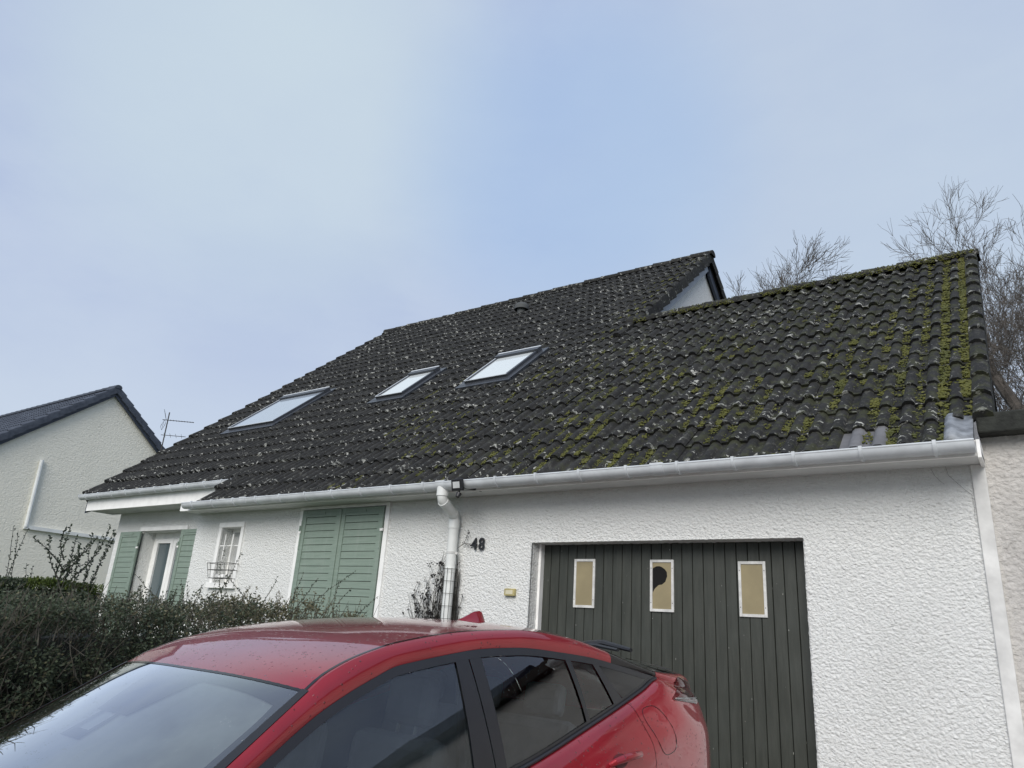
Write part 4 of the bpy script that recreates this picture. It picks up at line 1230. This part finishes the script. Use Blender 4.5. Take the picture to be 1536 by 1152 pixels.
def carglass(name, tint, refl=1.0, ior=1.52, rough=.0):
    M = MatB(name)
    t = M.n('ShaderNodeBsdfTransparent'); t.inputs['Color'].default_value = (*tint, 1)
    g = M.n('ShaderNodeBsdfGlossy'); g.inputs['Roughness'].default_value = rough; g.inputs['Color'].default_value = (.95, .98, 1, 1)
    v = M.voro(120, 'F1', kind='obj'); msk = M.noise(18, 2, .5, kind='obj')
    drop = M.ramp(M.math('SUBTRACT', M.math('MULTIPLY', M.ramp(msk, .50, .7), .25), v), -.02, .10)
    M.l(M.bump(drop, .5, .002), g.inputs['Normal'])
    fr = M.n('ShaderNodeFresnel'); fr.inputs['IOR'].default_value = ior
    f = M.math('MULTIPLY', fr.outputs[0], refl, True)
    ms = M.n('ShaderNodeMixShader'); M.l(f, ms.inputs[0]); M.l(t.outputs[0], ms.inputs[1]); M.l(g.outputs[0], ms.inputs[2])
    M.l(ms.outputs[0], M.nt.nodes['Material Output'].inputs['Surface'])
    return M.m
M_WIND = carglass('windscreen glass', (.86, .92, .92), 2.9, 1.6)
M_SIDEG = carglass('side window glass', (.92, .96, .94), 1.5, 1.55)
M_PRIV = carglass('dark rear glass', (.10, .12, .12), 1.2)
M_LAMPC = carglass('clear lamp cover', (.80, .78, .78), 1.4)
M_LAMPR = simple('red lamp inside', (.30, .01, .015), .25)

car = empty('parked_car'); tag(car, 'red hatchback with raindrops on its roof, backed up to the garage door', 'car')
CX, CY, CTH, CG, CPH = 1.15662722, -5.59766672, .05382419, -.62146482, .13972125
f0 = Vector((-math.sin(CTH), -math.cos(CTH), 0)); lf = Vector((math.cos(CTH), -math.sin(CTH), 0)); upv = Vector((0, 0, 1))
cfw = f0 * math.cos(CPH) - upv * math.sin(CPH); cup = upv * math.cos(CPH) + f0 * math.sin(CPH)
ax_, ay_, az_ = -cfw, -lf, cup
car.matrix_world = Matrix(((ax_.x, ay_.x, az_.x, CX), (ax_.y, ay_.y, az_.y, CY), (ax_.z, ay_.z, az_.z, CG), (0, 0, 0, 1)))
def curve(tab):
    X = [p[0] for p in tab]; n = len(X)
    def ev(s, k):
        Y = [p[k] for p in tab]
        if s <= X[0]: return Y[0]
        if s >= X[-1]: return Y[-1]
        i = max(j for j in range(n - 1) if X[j] <= s)
        D = [(Y[j+1] - Y[j]) / (X[j+1] - X[j]) for j in range(n - 1)]
        def m(j):
            if j == 0: return D[0]
            if j == n - 1: return D[-1]
            if D[j-1] * D[j] <= 0: return 0
            h0, h1 = X[j] - X[j-1], X[j+1] - X[j]
            return 3 * (h0 + h1) / ((2 * h1 + h0) / D[j-1] + (h1 + 2 * h0) / D[j])
        h = X[i+1] - X[i]; t = (s - X[i]) / h; a, b = m(i), m(i + 1)
        return ((2*t**3 - 3*t*t + 1) * Y[i] + (t**3 - 2*t*t + t) * h * a + (-2*t**3 + 3*t*t) * Y[i+1] + (t**3 - t*t) * h * b)
    return ev
RAIL = curve([(0.0,.45,.62),(.12,.60,.72),(.4,.70,.83),(.8,.745,.92),(1.0,.748,.965),(1.25,.72,1.08),(1.54,.669,1.214),(1.83,.617,1.35),(1.92,.601,1.391),(2.09,.587,1.432),(2.27,.579,1.451),(2.5,.577,1.456),(2.94,.587,1.43),(3.33,.615,1.356),(3.6,.64,1.27),(3.955,.695,1.135),(4.2,.70,1.085),(4.36,.68,1.055),(4.46,.63,.95),(4.54,.55,.70)])
WT = curve([(0,.46,.60),(.12,.62,.70),(.4,.72,.81),(.8,.77,.895),(1.0,.775,.93),(1.25,.750,1.02),(1.624,.679,1.188),(1.887,.638,1.295),(2.105,.616,1.353),(2.239,.606,1.378),(2.6,.604,1.384),(2.9,.612,1.363),(3.254,.636,1.30),(3.45,.652,1.257),(3.7,.68,1.185),(3.955,.71,1.106),(4.2,.735,1.03),(4.36,.72,.98),(4.46,.66,.89),(4.54,.56,.66)])
BELT = curve([(0,.48,.56),(.12,.66,.66),(.4,.78,.76),(.8,.82,.84),(1.0,.80,.885),(1.25,.79,.905),(1.7,.778,.91),(2.2,.775,.92),(2.742,.769,.949),(3.273,.749,1.003),(3.574,.736,1.038),(3.80,.727,1.07),(3.955,.716,1.096),(4.2,.76,.99),(4.36,.745,.94),(4.46,.68,.85),(4.54,.57,.62)])
WID = curve([(0,.50),(.12,.70),(.35,.82),(.7,.875),(1.2,.88),(3.6,.885),(4.0,.872),(4.2,.855),(4.34,.82),(4.46,.75),(4.54,.62)])
ZC = curve([(0,.66),(.12,.76),(.4,.87),(.8,.95),(1.0,1.0),(1.25,1.115),(1.54,1.252),(1.83,1.385),(2.0,1.43),(2.27,1.468),(2.6,1.478),(2.94,1.458),(3.28,1.41),(3.6,1.335),(3.955,1.22),(4.2,1.13),(4.36,1.085),(4.46,.96),(4.54,.74)])
BOW = curve([(0,.22),(.4,.2),(1.0,.19),(1.5,.12),(1.83,.06),(2.3,0),(3.0,0),(3.4,-.05),(4.0,-.10),(4.36,-.12),(4.54,-.14)])
def LP(s, w, z): return Vector((s, -w, z))
def TOP(s, t):      # t -1..1
    wr, zr = RAIL(s, 1), RAIL(s, 2); a = abs(t)
    return LP(s - BOW(s, 1) * (1 - a * a), wr * t, zr + (ZC(s, 1) - zr) * (1 - a ** 2.5))
def RB(s, v):
    w = RAIL(s, 1) * (1 - v) + WT(s, 1) * v; z = RAIL(s, 2) * (1 - v) + WT(s, 2) * v
    b = .012 * 4 * v * (1 - v); return LP(s, w + b, z + b * .6)
def BAND(s, v):
    w = WT(s, 1) * (1 - v) + BELT(s, 1) * v; z = WT(s, 2) * (1 - v) + BELT(s, 2) * v
    return LP(s, w + .05 * v * (1 - v) * min(1, (WT(s, 2) - BELT(s, 2)) / .35), z)
def zbot(s):
    z = .20
    for c in (.95, 3.65):
        d = abs(s - c)
        if d < .385: z = max(z, .30 + math.sqrt(max(0, .385 ** 2 - d * d)) - .0)
    if s > 4.2: z = max(z, .22 + (s - 4.2) * .3)
    return z
LV = [0, .06, .16, .32, .48, .62, .78, .90, 1.0]
def LOW(s, v):
    wb, zb, W = BELT(s, 1), BELT(s, 2), WID(s, 1)
    zz = zbot(s); H = zb - .20
    kw = [wb, wb + .28*(W-wb), wb + .62*(W-wb), wb + .97*(W-wb), W, W - .006, W - .012, W - .03, W - .08]
    kz = [zb, zb - .020, zb - .05*H/.7 - .03, zb - .22*H, zb - .38*H, zb - .55*H, zb - .74*H, zb - .88*H, zb - H]
    x = v * 8; i = min(7, int(x)); t = x - i
    def cr(a):
        p0 = a[i-1] if i else 2*a[0] - a[1]; p3 = a[i+2] if i < 7 else 2*a[8] - a[7]; p1, p2 = a[i], a[i+1]
        return .5 * ((2*p1) + (-p0+p2)*t + (2*p0-5*p1+4*p2-p3)*t*t + (-p0+3*p1-3*p2+p3)*t**3)
    w, z = cr(kw), cr(kz)
    if z < zz: z = zz
    return LP(s, w, z)
def nrm_of(fn, a, b, e=2e-3):
    da = fn(a + e, b) - fn(a - e, b); db = fn(a, b + e) - fn(a, b - e)
    n = da.cross(db); return n.normalized() if n.length > 1e-12 else Vector((0, 0, 1))
def mir(p): return Vector((p.x, -p.y, p.z))
def patch(name, fn, a0, a1, b0, b1, na, nb_, mat, parent, off=0.0, side=1, sfun=None, both=False):
    """surface patch with analytic normals; side -1 is the car's right"""
    V, F, NN = [], [], []
    sides = (1, -1) if both else (side,)
    for sd in sides:
        base = len(V)
        for i in range(na + 1):
            for j in range(nb_ + 1):
                b = b0 + (b1 - b0) * j / nb_ if not callable(b0) else None
                u = i / na
                if sfun: a, b = sfun(u, j / nb_)
                else: a = a0 + (a1 - a0) * u
                n = nrm_of(fn, a, b); p = fn(a, b)
                # outward: away from the car's inside
                c = Vector((p.x, 0, .75))
                if (p - c).dot(n) < 0: n = -n
                p = p + n * off
                if sd < 0: p, n = mir(p), mir(n)
                V.append(tuple(p)); NN.append(tuple(n))
        for i in range(na):
            for j in range(nb_):
                q = (base + i*(nb_+1) + j, base + i*(nb_+1) + j + 1, base + (i+1)*(nb_+1) + j + 1, base + (i+1)*(nb_+1) + j)
                nn = (Vector(V[q[1]]) - Vector(V[q[0]])).cross(Vector(V[q[3]]) - Vector(V[q[0]]))
                if nn.dot(Vector(NN[q[0]])) < 0: q = q[::-1]
                F.append(q)
    me = bpy.data.meshes.new(name); me.from_pydata(V, [], F); me.materials.append(mat)
    me.polygons.foreach_set('use_smooth', [True] * len(me.polygons))
    me.normals_split_custom_set_from_vertices(NN)
    o = bpy.data.objects.new(name, me); COL.objects.link(o); o.parent = parent
    return o
def joinp(name, objs, mat=None, parent=None):
    """merge several patches into one part"""
    V, F, NN = [], [], []
    for o in objs:
        b = len(V); me = o.data
        V += [tuple(v.co) for v in me.vertices]; F += [tuple(i + b for i in p.vertices) for p in me.polygons]
        nn = [None] * len(me.vertices)
        for l in me.loops: nn[l.vertex_index] = tuple(me.corner_normals[l.index].vector)
        NN += nn
    m0 = objs[0].data.materials[0]; par = objs[0].parent
    for o in objs: bpy.data.objects.remove(o)
    me = bpy.data.meshes.new(name); me.from_pydata(V, [], F); me.materials.append(mat or m0)
    me.polygons.foreach_set('use_smooth', [True] * len(me.polygons)); me.normals_split_custom_set_from_vertices(NN)
    o = bpy.data.objects.new(name, me); COL.objects.link(o); o.parent = parent or par
    return o
# body panels
patch('bonnet', TOP, .02, .985, -1, 1, 26, 24, M_PAINT, car)
roofp = patch('roof_panel', TOP, 1.838, 3.42, -1, 1, 50, 32, M_PAINT, car)
patch('headliner', TOP, 1.80, 3.50, -.97, .97, 20, 12, M_LINER, car, off=-.030)
parts = [patch('b', RB, 1.0, 3.60, 0, 1, 60, 6, M_PAINT, car, both=True),
         patch('b', RB, 3.97, 4.54, 0, 1, 16, 4, M_PAINT, car, both=True), patch('b', RB, 0, 1.0, 0, 1, 24, 3, M_PAINT, car, both=True),
         patch('b', BAND, 0, 1.0, 0, 1, 24, 3, M_PAINT, car, both=True), patch('b', BAND, 3.965, 4.54, 0, 1, 16, 4, M_PAINT, car, both=True),
         patch('b', LOW, 0, 1.315, 0, 1, 60, 28, M_PAINT, car, both=True), patch('b', LOW, 3.604, 4.54, 0, 1, 60, 28, M_PAINT, car, both=True),
         patch('b', TOP, 4.27, 4.54, -1, 1, 14, 24, M_PAINT, car)]
body = joinp('body', parts)
mb = MB()
for s in (0.0, 4.54):
    col_ = [TOP(s, 0), TOP(s, .5), TOP(s, 1), RB(s, 1), BAND(s, 1)] + [LOW(s, v / 10) for v in range(1, 11)]
    mb.grid([col_, [mir(p) for p in col_]])
mb.build('bumper_face', M_PAINT, car, smooth=True)
mb = MB(); mb.box(.1, 4.4, -.70, .70, .20, .26); mb.box(.05, 1.0, -.65, .65, .25, .80); mb.box(3.35, 4.40, -.66, .66, .26, .80)
mb.build('underbody', M_TRIM, car)
patch('inner_panel', LOW, .7, 4.3, 0.02, .95, 50, 10, M_TRIM, car, off=-.035, both=True)
# black parts of the side above 3.6
patch('pillar_garnish', RB, 3.60, 3.97, 0, 1, 12, 4, M_GLOSSB, car, off=-.001, side=1)
patch('pillar_garnish', RB, 3.60, 3.97, 0, 1, 12, 4, M_GLOSSB, car, off=-.001, side=-1)
# doors
for sd in (1, -1):
    for nm, a, b_ in (('front_door', 1.319, 2.585), ('rear_door', 2.590, 3.600)):
        d = patch(nm, LOW, a, b_, 0, 1, 44, 30, M_PAINT, car, side=sd)
        hs = 2.30 if nm == 'front_door' else 3.235
        mb = MB()
        def on(s, z, off):
            lo, hi = 0.0, 1.0
            for _ in range(22):
                mm = (lo + hi) / 2
                if LOW(s, mm).z > z: lo = mm
                else: hi = mm
            n = nrm_of(LOW, s, lo); p = LOW(s, lo)
            if n.y > 0: n = -n
            p = p + n * off
            return mir(p) if sd < 0 else p
        hz0 = .865 if nm == 'rear_door' else .84
        mb.tube([on(hs, hz0, -.004), on(hs + .012, hz0, .022), on(hs + .05, hz0 - .001, .034), on(hs + .11, hz0 - .003, .038), on(hs + .17, hz0 - .005, .034), on(hs + .205, hz0 - .006, .022), on(hs + .215, hz0 - .006, -.004)],
                [.011, .014, .0155, .016, .0155, .014, .011], 10)
        mb.build('handle', M_PAINT, d, smooth=True)
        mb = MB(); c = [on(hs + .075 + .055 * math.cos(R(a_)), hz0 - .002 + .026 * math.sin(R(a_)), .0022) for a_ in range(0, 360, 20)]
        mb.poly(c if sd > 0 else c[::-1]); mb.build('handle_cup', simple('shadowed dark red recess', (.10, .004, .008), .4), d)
        # window belt
    def quadpatch(name, st0, sb0, st1, sb1, mat, par, off, vt=.030, vb=.020, na=20, nb_=8, abs_v=True):
        def sf(u, j):
            st, sb = st0 + (st1 - st0) * u, sb0 + (sb1 - sb0) * u
            s_ = st * (1 - j) + sb * j
            H = max(.02, WT(s_, 2) - BELT(s_, 2)); a, b = min(.45, vt / H), 1 - min(.45, vb / H)
            return s_, a + (b - a) * j
        return patch(name, BAND, 0, 0, 0, 0, na, nb_, mat, par, off=off, side=sd, sfun=sf)
    quadpatch('front_window', 1.30, 1.30, 2.527, 2.463, M_SIDEG, car, -.004, na=40)
    quadpatch('rear_window', 2.674, 2.648, 3.228, 3.240, M_SIDEG, car, -.004)
    quadpatch('quarter_window', 3.268, 3.268, 3.425, 3.508, M_SIDEG, car, -.004, na=8)
    quadpatch('rear_quarter_glass', 3.462, 3.60, 3.93, 3.94, M_GLOSSB, car, .0005, vt=.018, vb=.012)
    tr = [quadpatch('t', 2.527, 2.463, 2.598, 2.581, M_TRIM, car, .001, 0.0, 0.0, 4), quadpatch('t', 2.604, 2.588, 2.674, 2.648, M_TRIM, car, .001, 0.0, 0.0, 4),
          quadpatch('t', 3.228, 3.240, 3.268, 3.268, M_TRIM, car, .002, 0.0, 0.0, 4), quadpatch('t', 3.425, 3.508, 3.462, 3.60, M_TRIM, car, .002, 0.0, 0.0, 6),
          quadpatch('t', 1.0, 1.0, 1.30, 1.30, M_TRIM, car, .001, 0, 0, 10)]
    def strip(which):
        def sf(u, j):
            s_ = 1.0 + 2.962 * u; H = max(.01, WT(s_, 2) - BELT(s_, 2))
            if which == 't': return s_, min(.5, .030 / H) * j
            return s_, 1 - min(.5, .022 / H) * (1 - j)
        return patch('t', BAND, 0, 0, 0, 0, 90, 3, M_TRIM, car, off=.0015, side=sd, sfun=sf)
    tr += [strip('t'), strip('b')]
    # lip that stands under the belt line
    joinp('window_trim', tr)
    mb = MB(); pth = []
    for k in range(60):
        s_ = 1.2 + 2.755 * k / 59; p = BAND(s_, 1.0); p = p + Vector((0, -.006, .004)); pth.append(mir(p) if sd < 0 else p)
    mb.tube(pth, .008, 6); mb.build('belt_moulding', M_TRIM, car, smooth=True)
    # roof ditch line and windscreen side moulding
    a_, b_ = (.965, .985) if sd > 0 else (-.985, -.965)
    patch('roof_moulding', TOP, 1.84, 3.38, a_, b_, 40, 1, M_GLOSSB, car, off=.0012)
    a_, b_ = (.955, 1.0) if sd > 0 else (-1.0, -.955)
    patch('windscreen_moulding', TOP, 1.0, 1.838, a_, b_, 26, 2, M_TRIM, car, off=.0025)
# front screen
patch('windscreen', TOP, 1.0, 1.828, -.965, .965, 26, 28, M_WIND, car, off=-.001)
patch('header_seal', TOP, 1.827, 1.839, -1, 1, 2, 28, M_GLOSSB, car, off=.0)
def frit(sf, nm='frit', na=30, nb_=4): return patch(nm, TOP, 0, 0, 0, 0, na, nb_, M_GLOSSB, car, off=-.0045, sfun=sf)
fr_ = [frit(lambda u, j: (1.62 - .085 * j, .06 + .04 * u), 'f'), frit(lambda u, j: (1.62 - .085 * j, -.06 - .04 * u), 'f'), frit(lambda u, j: (1.54 - .035 * j, -.10 + .20 * u), 'f'), frit(lambda u, j: (1.828 - (.045 + .035 * (2*u-1)**4) * j, -.96 + 1.92 * u), 'f'),
       frit(lambda u, j: (1.0 + .83 * u, .955 - (.045 + .05 * (max(0, u - .8) / .2) ** 2) * j), 'f'), frit(lambda u, j: (1.0 + .83 * u, -.955 + (.045 + .05 * (max(0, u - .8) / .2) ** 2) * j), 'f'),
       frit(lambda u, j: (1.80 - .19 * j, (-1 + 2*u) * (.30 - .14 * j)), 'f'), frit(lambda u, j: (1.0 + .05 * j, -.95 + 1.9 * u), 'f')]
joinp('frit', fr_)
def film():
    M = MatB('mist inside the glass')
    t = M.n('ShaderNodeBsdfTransparent'); d = M.n('ShaderNodeBsdfDiffuse'); d.inputs['Color'].default_value = (.75, .80, .80, 1)
    tl = M.n('ShaderNodeBsdfTranslucent'); tl.inputs['Color'].default_value = (.75, .80, .80, 1)
    a = M.n('ShaderNodeMixShader'); M.l(d.outputs[0], a.inputs[1]); M.l(tl.outputs[0], a.inputs[2])
    ms = M.n('ShaderNodeMixShader'); M.val(ms.inputs[0], M.ramp(M.noise(3, 4, .6, kind='obj'), .3, .7, .36, .52))
    M.l(t.outputs[0], ms.inputs[1]); M.l(a.outputs[0], ms.inputs[2])
    M.l(ms.outputs[0], M.nt.nodes['Material Output'].inputs['Surface']); return M.m
M_MIST = film()
patch('glass_mist', TOP, 1.02, 1.81, -.93, .93, 16, 16, M_MIST, car, off=-.010)
# mirror and sensor pod
mb = MB(); mb.box(-.02, .02, -.125, .125, -.035, .035, Matrix.Translation(LP(1.66, 0, 1.215)) @ Matrix.Rotation(R(-8), 4, 'Y'))
mb.build('interior_mirror', M_BLACK, car, bevel=.012)
mb = MB(); mb.prism([(1.55, 1.238), (1.73, 1.315), (1.74, 1.27), (1.62, 1.225)], -.05, .05, 'y'); mb.build('sensor_pod', M_BLACK, car, bevel=.008)
def smist(sd):
    def sf(u, j):
        st, sb = 1.32 + 1.2 * u, 1.32 + 1.14 * u; s_ = st * (1 - j) + sb * j
        H = max(.02, WT(s_, 2) - BELT(s_, 2)); return s_, min(.45, .035 / H) * (1 - j) + (1 - min(.5, .02 / H)) * j
    return sf
M_MIST2 = M_MIST.copy(); M_MIST2.name = 'thin mist on the side window'
for nd in M_MIST2.node_tree.nodes:
    if nd.type == 'MAP_RANGE': nd.inputs['To Min'].default_value = .05; nd.inputs['To Max'].default_value = .16
for sd_ in (1, -1): patch('side_glass_mist', BAND, 0, 0, 0, 0, 30, 8, M_MIST2, car, off=-.010, side=sd_, sfun=smist(sd_))
# rear screen
patch('rear_screen', TOP, 3.425, 4.265, -.90, .90, 30, 24, M_PRIV, car)
for _s in (1, -1): patch('rear_screen_edge', TOP, 3.42, 4.27, .89, 1.0, 30, 3, M_GLOSSB, car, side=_s, off=.0005)
patch('tail_spoiler', TOP, 4.16, 4.30, -.93, .93, 6, 20, M_TRIM, car, off=.010)
mb = MB(); wp = [TOP(4.20, -.10) + Vector((0, 0, .03)), TOP(4.14, .2) + Vector((0, 0, .055)), TOP(4.04, .45) + Vector((0, 0, .055)), TOP(3.99, .78) + Vector((0, 0, .055))]
mb.tube(wp, [.024, .022, .018, .012], 8)
mb.tube([TOP(4.08, .05) + Vector((0, 0, .03)), TOP(4.02, .40) + Vector((0, 0, .03)), TOP(3.90, .74) + Vector((0, 0, .03))], [.012, .012, .010], 6)
mb.build('rear_wiper', M_TRIM, car, smooth=True)
# shark fin
mb = MB(); rows = []
zb_f = lambda s: TOP(s, 0).z
for k, (s, h, w) in enumerate(((3.20, .002, .012), (3.25, .020, .028), (3.30, .042, .034), (3.345, .062, .035), (3.385, .072, .033), (3.405, .066, .030), (3.425, .030, .028), (3.435, .0, .026))):
    z0 = zb_f(s) - .006
    rows.append([LP(s, w * 1.15, z0), LP(s, w * .75, z0 + h * .30), LP(s, w * .32, z0 + h * .72), LP(s, .004, z0 + h + .004), LP(s, -.004, z0 + h + .004), LP(s, -w * .32, z0 + h * .72), LP(s, -w * .75, z0 + h * .30), LP(s, -w * 1.15, z0)])
mb.grid(rows); mb.build('roof_aerial', M_PAINT, car, smooth=True, ang=50)
# tail lamps
def surf_side(s, z):
    """point on the side of the tail for given s, z"""
    best = None
    if z > BELT(s, 2):
        zt, zb = WT(s, 2), BELT(s, 2); v = (zt - z) / max(1e-4, zt - zb)
        fn = BAND if v > 0 else RB
        if v <= 0: v = (RAIL(s, 2) - z) / max(1e-4, RAIL(s, 2) - zt)
        return fn(s, max(0, v))
    lo, hi = 0.0, 1.0
    for _ in range(22):
        mm = (lo + hi) / 2
        if LOW(s, mm).z > z: lo = mm
        else: hi = mm
    return LOW(s, lo)
for sd in (1, -1):
    lamp = empty('tail_lamp', parent=car)
    for nm, mat, off, k in (('lamp_back', M_LAMPR, .004, .86), ('lamp_cover', M_LAMPC, .018, 1.0)):
        mb = MB(); rows = []
        for i in range(17):
            u = i / 16
            top = ((0, 3.965, 1.012), (.45, 4.10, 1.035), (.72, 4.19, 1.066), (.82, 4.23, 1.062), (1, 4.345, 1.015))
            q = max(j for j in range(4) if top[j][0] <= u); w_ = (u - top[q][0]) / (top[q+1][0] - top[q][0])
            A_ = (top[q][1] * (1 - w_) + top[q+1][1] * w_, top[q][2] * (1 - w_) + top[q+1][2] * w_)
            B_ = (3.955 + .33 * u, 1.003 - .078 * u)
            row = []
            for j in range(7):
                v = .5 + (j / 6 - .5) * k; t_ = (2 * v - 1)
                p = surf_side(A_[0] * (1 - v) + B_[0] * v, A_[1] * (1 - v) + B_[1] * v)
                p = p + Vector((.2, -1, .25)).normalized() * (.002 + off * (1 - t_ * t_) * min(1, u * 3 + .1))
                row.append(mir(p) if sd < 0 else p)
            rows.append(row)
        mb.grid(rows if sd > 0 else [r[::-1] for r in rows]); mb.build(nm, mat, lamp, smooth=True, ang=180)
    mb = MB(); pth = []
    for i in range(10):
        u = i / 9; p = surf_side(3.97 + .33 * u, 1.006 - .055 * u) + Vector((0, -.012, .003)); pth.append(mir(p) if sd < 0 else p)
    mb.tube(pth, .003, 6); mb.build('lamp_strip', M_ALLOY, lamp, smooth=True)
    # head lamp
    mb = MB(); rows = []
    for i in range(9):
        u = i / 8; s = .12 + .55 * u; rows.append([])
        for j in range(5):
            z = .76 + .10 * u - (j / 4) * .13 * (1 - u * .7); p = surf_side(s, z) + Vector((0, -.006, .003)); rows[-1].append(mir(p) if sd < 0 else p)
    mb.grid(rows if sd > 0 else [r[::-1] for r in rows]); mb.build('head_lamp', M_LAMPC, car, smooth=True, ang=180)
# fuel door
def outline(cs, cz, a, b_, off, skew=.02, n=28, p=3.2):
    pts = []
    for k in range(n):
        t = 2 * math.pi * k / n; ct, st = math.cos(t), math.sin(t)
        u = math.copysign(abs(ct) ** (2/p), ct) * a; v = math.copysign(abs(st) ** (2/p), st) * b_
        q = surf_side(cs + u + skew * v / b_, cz + v); pts.append(q + Vector((0, -off, off * .3)))
    return pts
mb = MB(); mb.tube(outline(3.735, .905, .088, .105, .0005, -.025) + [outline(3.735, .905, .088, .105, .0005, -.025)[0]], .0016, 4, False)
mb.build('fuel_door', M_GLOSSB, car)
# mirrors
for sd in (1, -1):
    mm = empty('door_mirror', LP(1.42, sd * .93, .985), parent=car)
    mb = MB(); rows = []
    for i in range(9):
        a = -90 + 180 * i / 8
        rows.append([Vector((.055 * math.cos(R(a)) * -1 + 0, .105 * math.sin(R(a)), 0)) * .0 + Vector((-.07 * math.cos(R(a)) * math.cos(R(b)), .115 * math.sin(R(a)), .075 * math.cos(R(a)) * math.sin(R(b)) + .0)) for b in range(-90, 91, 18)])
    mb.grid(rows); mb.box(-.002, .012, -.10, .10, -.062, .062); mb.build('shell', M_PAINT, mm, smooth=True)
    mb = MB(); mb.box(-.02, .01, -.02 if sd > 0 else -.13, .13 if sd > 0 else .02, -.075, -.05); mb.build('arm', M_TRIM, mm)
# wheels
for s in (.95, 3.65):
    for sd in (1, -1):
        w = empty('wheel', LP(s, sd * .775, .312), parent=car)
        mb = MB(); rows = []
        for r_, y in ((.20, -.09), (.285, -.10), (.308, -.085), (.312, 0), (.308, .085), (.285, .10), (.20, .09)):
            rows.append([(r_ * math.cos(R(a)), y, r_ * math.sin(R(a))) for a in range(0, 360, 12)])
        mb.grid(rows, closed=True); mb.build('tyre', M_RUBBER, w, smooth=True)
        mb = MB()
        for k in range(5):
            Mx = Matrix.Rotation(R(72 * k), 4, 'Y'); mb.box(-.03, .03, -sd * .075 - .01, -sd * .075 + .01, .03, .205, Mx)
        mb.tube([(0, -sd * .05, 0), (0, -sd * .09, 0)], .05, 14); mb.tube([(.2 * math.cos(R(a)), -sd * .07, .2 * math.sin(R(a))) for a in range(0, 361, 15)], .014, 6, False)
        mb.build('rim', M_ALLOY, w)
# inside
mb = MB(); rows = []
for s, z in ((.86, .93), (1.0, .955), (1.2, .965), (1.42, .955), (1.50, .92), (1.54, .82), (1.54, .6)):
    rows.append([LP(s + .10 * abs(t) ** 2, t * .73, z - .03 * abs(t) ** 3 + (.022 * math.exp(-((t - .5) / .2) ** 2) if 1.1 < s < 1.52 else 0)) for t in [k / 10 - 1 for k in range(21)]])
mb.grid(rows); mb.build('dashboard', M_DASH, car, smooth=True, ang=180)
def seat(cx_, w, wd, hz=1.10, hh=1.30):
    se = empty('seat', LP(cx_, w, .3), parent=car)
    mb = MB(); Mx = Matrix.Rotation(R(14), 4, 'Y')
    mb.box(-.05, .07, -wd, wd, .18, hz - .3, Mx); mb.box(-.50, .02, -wd, wd, .05, .22); mb.build('backrest', M_SEAT, se, bevel=.05)
    mb = MB(); mb.box(.0, .09, -.12, .12, hz - .27, hh - .28, Mx); mb.build('headrest', M_SEAT, se, bevel=.035)
    mb = MB()
    for yy in (-.05, .05): mb.tube([Mx @ Vector((.03, yy, hz - .35)), Mx @ Vector((.04, yy, hz - .22))], .008, 6)
    mb.build('headrest_post', M_ALLOY, se)
seat(2.28, .36, .24); seat(2.28, -.36, .24)
mb = MB(); Mx = Matrix.Translation((3.12, 0, .3)) @ Matrix.Rotation(R(18), 4, 'Y')
mb.box(-.05, .08, -.62, .62, .15, .72, Mx); mb.box(-.55, .0, -.62, .62, .05, .2, Matrix.Translation((3.12, 0, .3))); mb.build('rear_bench', M_SEAT, car, bevel=.05)
for yy in (-.4, 0, .4):
    mb = MB(); mb.box(.0, .08, yy - .11, yy + .11, .73, .88, Mx); mb.build('rear_headrest', M_SEAT, car, bevel=.03)
mb = MB()
stc, stn = LP(1.70, .36, .93), Vector((.88, 0, .47)).normalized(); sa = Vector((0, 1, 0)); sb_ = stn.cross(sa)
mb.tube([stc + (sa * math.cos(R(a)) + sb_ * math.sin(R(a))) * .175 for a in range(0, 361, 15)], .014, 8, False)
mb.tube([stc - stn * .02 - sa * .17, stc - stn * .02 + sa * .17], .018, 6); mb.tube([stc, stc - stn * .25], .035, 8); mb.build('steering_wheel', M_DASH, car, smooth=True)
mb = MB(); mb.box(2.56, 2.60, -.60, -.58, .4, 1.33); mb.box(2.56, 2.60, .58, .60, .4, 1.33); mb.build('inner_pillar', M_LINER, car, bevel=.01)
